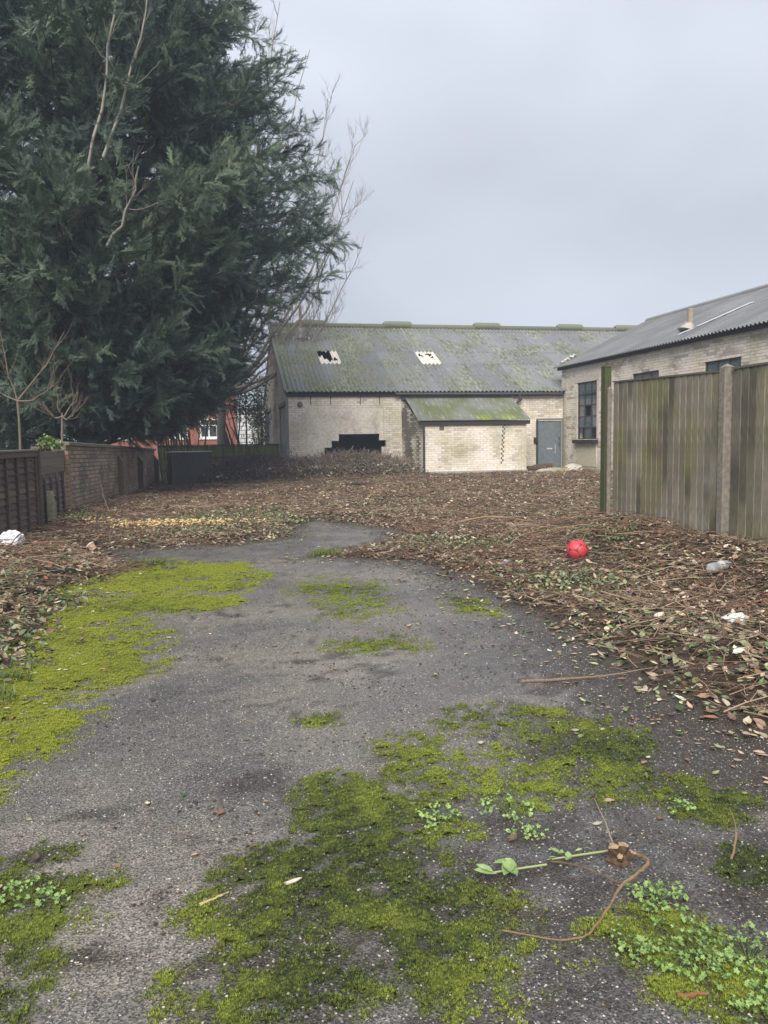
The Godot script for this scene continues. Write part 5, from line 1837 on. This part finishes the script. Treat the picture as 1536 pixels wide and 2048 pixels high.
		m.jolt(N3, 9000.0, q[3] * 0.55)
		put("cut_stem", m.mesh(M.bark), S)
	var tan := Color(0.26, 0.17, 0.09)
	stick("long curved brown shoot bending away from the small stump", [Vector3(1.27, 0.03, -2.17), Vector3(1.265, 0.045, -2.1), Vector3(1.2, 0.035, -2.06), Vector3(1.13, 0.02, -2.03), Vector3(1.06, 0.013, -1.96), Vector3(0.98, 0.01, -1.89), Vector3(0.93, 0.008, -1.86), Vector3(0.85, 0.007, -1.87), Vector3(0.73, 0.006, -1.94)], 0.0055, tan)
	stick("thin forked twig lying beside the small stump", [Vector3(1.0, 0.012, -2.23), Vector3(1.07, 0.015, -2.18), Vector3(1.13, 0.018, -2.08), Vector3(1.16, 0.012, -2.05)], 0.004, Color(0.15, 0.1, 0.06))
	stick("straight dry stalk standing up behind the small stump", [Vector3(1.24, 0.0, -2.26), Vector3(1.225, 0.08, -2.3), Vector3(1.2, 0.15, -2.33)], 0.0032, Color(0.34, 0.27, 0.17))
	stick("thin bent twig rising from the muddy tarmac", [Vector3(1.57, 0.004, -2.12), Vector3(1.62, 0.03, -2.17), Vector3(1.64, 0.07, -2.2), Vector3(1.63, 0.12, -2.22)], 0.0042, tan)
	stick("straight grey stick lying across the edge of the tarmac", [Vector3(1.62, 0.012, -4.0), Vector3(1.9, 0.014, -3.97), Vector3(2.12, 0.03, -3.93), Vector3(2.35, 0.06, -3.9)], 0.009, Color(0.24, 0.18, 0.12))
	stick("yellow splintered stick on the bare tarmac", [Vector3(-0.085, 0.006, -2.26), Vector3(-0.04, 0.009, -2.28), Vector3(0.0, 0.008, -2.305)], 0.006, Color(0.52, 0.42, 0.2))
	stick("short reddish brown piece of bark on the mossy tarmac", [Vector3(1.05, 0.006, -1.6), Vector3(1.09, 0.01, -1.59), Vector3(1.12, 0.007, -1.59)], 0.008, Color(0.26, 0.12, 0.05))
	stick("dark crooked stick in the brown litter near the ball", [on(2.2, -5.9, 0.02), on(2.5, -6.0, 0.05), on(2.75, -5.9, 0.07)], 0.008, Color(0.11, 0.06, 0.045))
	stick("long bramble stem arching along the foot of the board fence", [on(4.5, -7.8, 0.1), on(4.3, -7.2, 0.14), on(4.2, -6.6, 0.1), on(3.9, -6.1, 0.04)], 0.007, Color(0.2, 0.08, 0.05))
	stick("thick cut branch with an orange sawn end below the board fence", [on(4.3, -7.75, 0.06), on(4.45, -7.95, 0.06), on(4.55, -8.2, 0.05)], 0.05, Color(0.15, 0.1, 0.06))
	stick("long pale branch lying on the litter beyond the ball", [on(3.5, -11.2, 0.05), on(4.1, -11.4, 0.1), on(4.7, -11.3, 0.06)], 0.022, Color(0.33, 0.22, 0.13))
	stick("dark rotten plank end lying in the middle of the yard", [on(3.3, -19.9, 0.07), on(3.6, -19.85, 0.09), on(4.0, -19.9, 0.06)], 0.05, Color(0.045, 0.035, 0.03))
	stick("leaning branch propped against the brick wall", [on(-1.75, -14.0, 0.02), Vector3(-1.95, 0.45, -14.8), Vector3(-2.1, 0.8, -15.5)], 0.015, Color(0.2, 0.14, 0.1))
	stick("thin upright dead stalk in the middle of the yard", [on(2.6, -14.0), on(2.62, -14.0, 0.3), on(2.58, -14.0, 0.62)], 0.009, Color(0.12, 0.07, 0.055))
	# wood chip
	var W := thing("wood_chip", "flat white splinter of wood on the moss", "wood chip", Vector3(0.19, 0.012, -2.31))
	W.rotation = Vector3(0.05, 0.15, 0.08)
	var wm := MB.new()
	var a := [Vector3(-0.028, 0, 0.007), Vector3(-0.026, 0, -0.006), Vector3(0.012, 0.002, -0.008), Vector3(0.032, 0.004, -0.001), Vector3(0.01, 0.001, 0.006)]
	for i in 3: wm.tri(a[0], a[i + 1], a[i + 2], Color(0.62, 0.58, 0.46))
	for i in 5: wm.quad(a[i], a[(i + 1) % 5], a[(i + 1) % 5] - Vector3(0, 0.004, 0), a[i] - Vector3(0, 0.004, 0), Color(0.5, 0.45, 0.34))
	put("splinter", wm.mesh(M.wood), W)
	# weeds
	weed(Vector3(0.74, 0.005, -2.6), "pale green seedlings on the moss behind the cut greens", 0.085, 26, 1.0)
	weed(Vector3(1.0, 0.005, -2.6), "loose pale weed growing beside the bare mud patch", 0.1, 24, 1.0)
	weed(Vector3(1.0, 0.005, -2.42), "small weed spreading over the mud patch", 0.06, 14, 0.9)
	weed(Vector3(1.22, 0.005, -1.98), "dense bright green weed in front of the small stump", 0.085, 34, 0.7)
	weed(Vector3(1.17, 0.005, -1.74), "large lobed weed patch at the near edge of the tarmac", 0.12, 46, 0.7)
	weed(Vector3(1.3, 0.005, -1.68), "bright leafy weed patch next to the large lobed one", 0.13, 50, 0.75)
	weed(Vector3(1.03, 0.005, -1.8), "low sprig of weed near the end of the curved shoot", 0.06, 16, 0.8)
	weed(Vector3(1.24, 0.005, -1.55), "leafy weed patch closest to the piece of bark", 0.12, 44, 0.7)
	weed(Vector3(1.6, 0.005, -2.45), "tiny weed on the muddy tarmac beside the bent twig", 0.05, 12, 0.9)
	weed(Vector3(-0.58, 0.005, -2.42), "weed seedlings in the dark moss of the drive", 0.1, 24, 0.7)
	for q in [[Vector3(0.87, 0.006, -2.21), "cut green stem with broad leaves lying on the mud", 0.1], [Vector3(1.1, 0.006, -2.24), "cut green sprig with narrow leaves beside the small stump", 0.05]]:
		var C := thing("cut_sprig", q[1], "sprig", q[0])
		var s := MB.new()
		s.tube([Vector3(-0.09, 0.006, 0), Vector3(0, 0.01, 0.004), Vector3(0.11, 0.006, -0.004)], [0.003, 0.0035, 0.004], 6, Color(0.3, 0.36, 0.15))
		put("stem", s.mesh(M.leaf), C)
		for i in 9:
			var mi := put("leaf", ivym, C)
			var z := rng.randf_range(-0.11, 0.06)
			var b := lie(rng.randf_range(0.5, 1.1) * q[2] * 0.75, 0.35)
			mi.transform = Transform3D(b, Vector3(z, 0.016, rng.randf_range(-0.03, 0.03)))
			mi.material_override = mat(cmix(Color(0.14, 0.25, 0.06), Color(0.34, 0.42, 0.2), rng.randf()), 0.55, null, Vector3.ONE, false)
	# logs and rubble by the door
	log_piece(on(11.0, -25.2, 0.2), Vector3(1, 0.1, 0.8), 0.7, 0.1, "cut log with orange end resting on top of the pile", Color(0.1, 0.07, 0.05), Color(0.55, 0.3, 0.15))
	log_piece(on(10.75, -25.35, 0.12), Vector3(0.9, 0.05, 0.9), 0.8, 0.11, "dark barked log with orange sawn end low in the pile", Color(0.1, 0.07, 0.05), Color(0.55, 0.3, 0.15))
	log_piece(on(11.15, -24.6, 0.08), Vector3(0.5, 0.0, 1.0), 0.6, 0.085, "pale log with cream sawn end in front of the door", Color(0.4, 0.35, 0.24), Color(0.55, 0.45, 0.28))
	log_piece(on(11.45, -24.5, 0.08), Vector3(-0.1, 0.0, 1.0), 0.5, 0.085, "short pale log next to the grey rubble sack", Color(0.4, 0.35, 0.24), Color(0.6, 0.48, 0.3))
	var sk := thing("rubble_sack", "grey white rubble sack slumped in front of the grey door", "sack", on(11.75, -24.45, 0.1))
	put("fabric", lump(71, Vector3(0.42, 0.2, 0.3), 0.5, Color(0.48, 0.46, 0.4), M.bag), sk)
	sk = thing("rubble_sack", "long flattened pale sack beside the cut logs", "sack", on(10.75, -24.4, 0.06))
	put("fabric", lump(72, Vector3(0.5, 0.13, 0.26), 0.5, Color(0.4, 0.4, 0.34), M.bag), sk)
	# timbers on the branch heap
	for q in [[Vector3(0.75, 0.75, -26.2), Vector3(1, 0.22, 0.2), 0.8, "short black rotten timber poking out of the branch heap"], [Vector3(1.5, 0.72, -26.3), Vector3(1, -0.06, 0.1), 1.1, "flat black board lying on top of the branch heap"], [Vector3(0.15, 0.55, -26.0), Vector3(1, -0.45, 0.2), 0.7, "dark splintered timber sloping down beside the tank"]]:
		var t := thing("old_timber", q[3], "timber", q[0])
		var d: Vector3 = q[1].normalized()
		var z := d.cross(Vector3.UP).normalized()
		var m := MB.new()
		m.cbox(Vector3.ZERO, Vector3(q[2], 0.1, 0.14), Color(0.028, 0.026, 0.026), 0.012, Basis(d, z.cross(d), z))
		put("beam", m.mesh(M.wood), t)
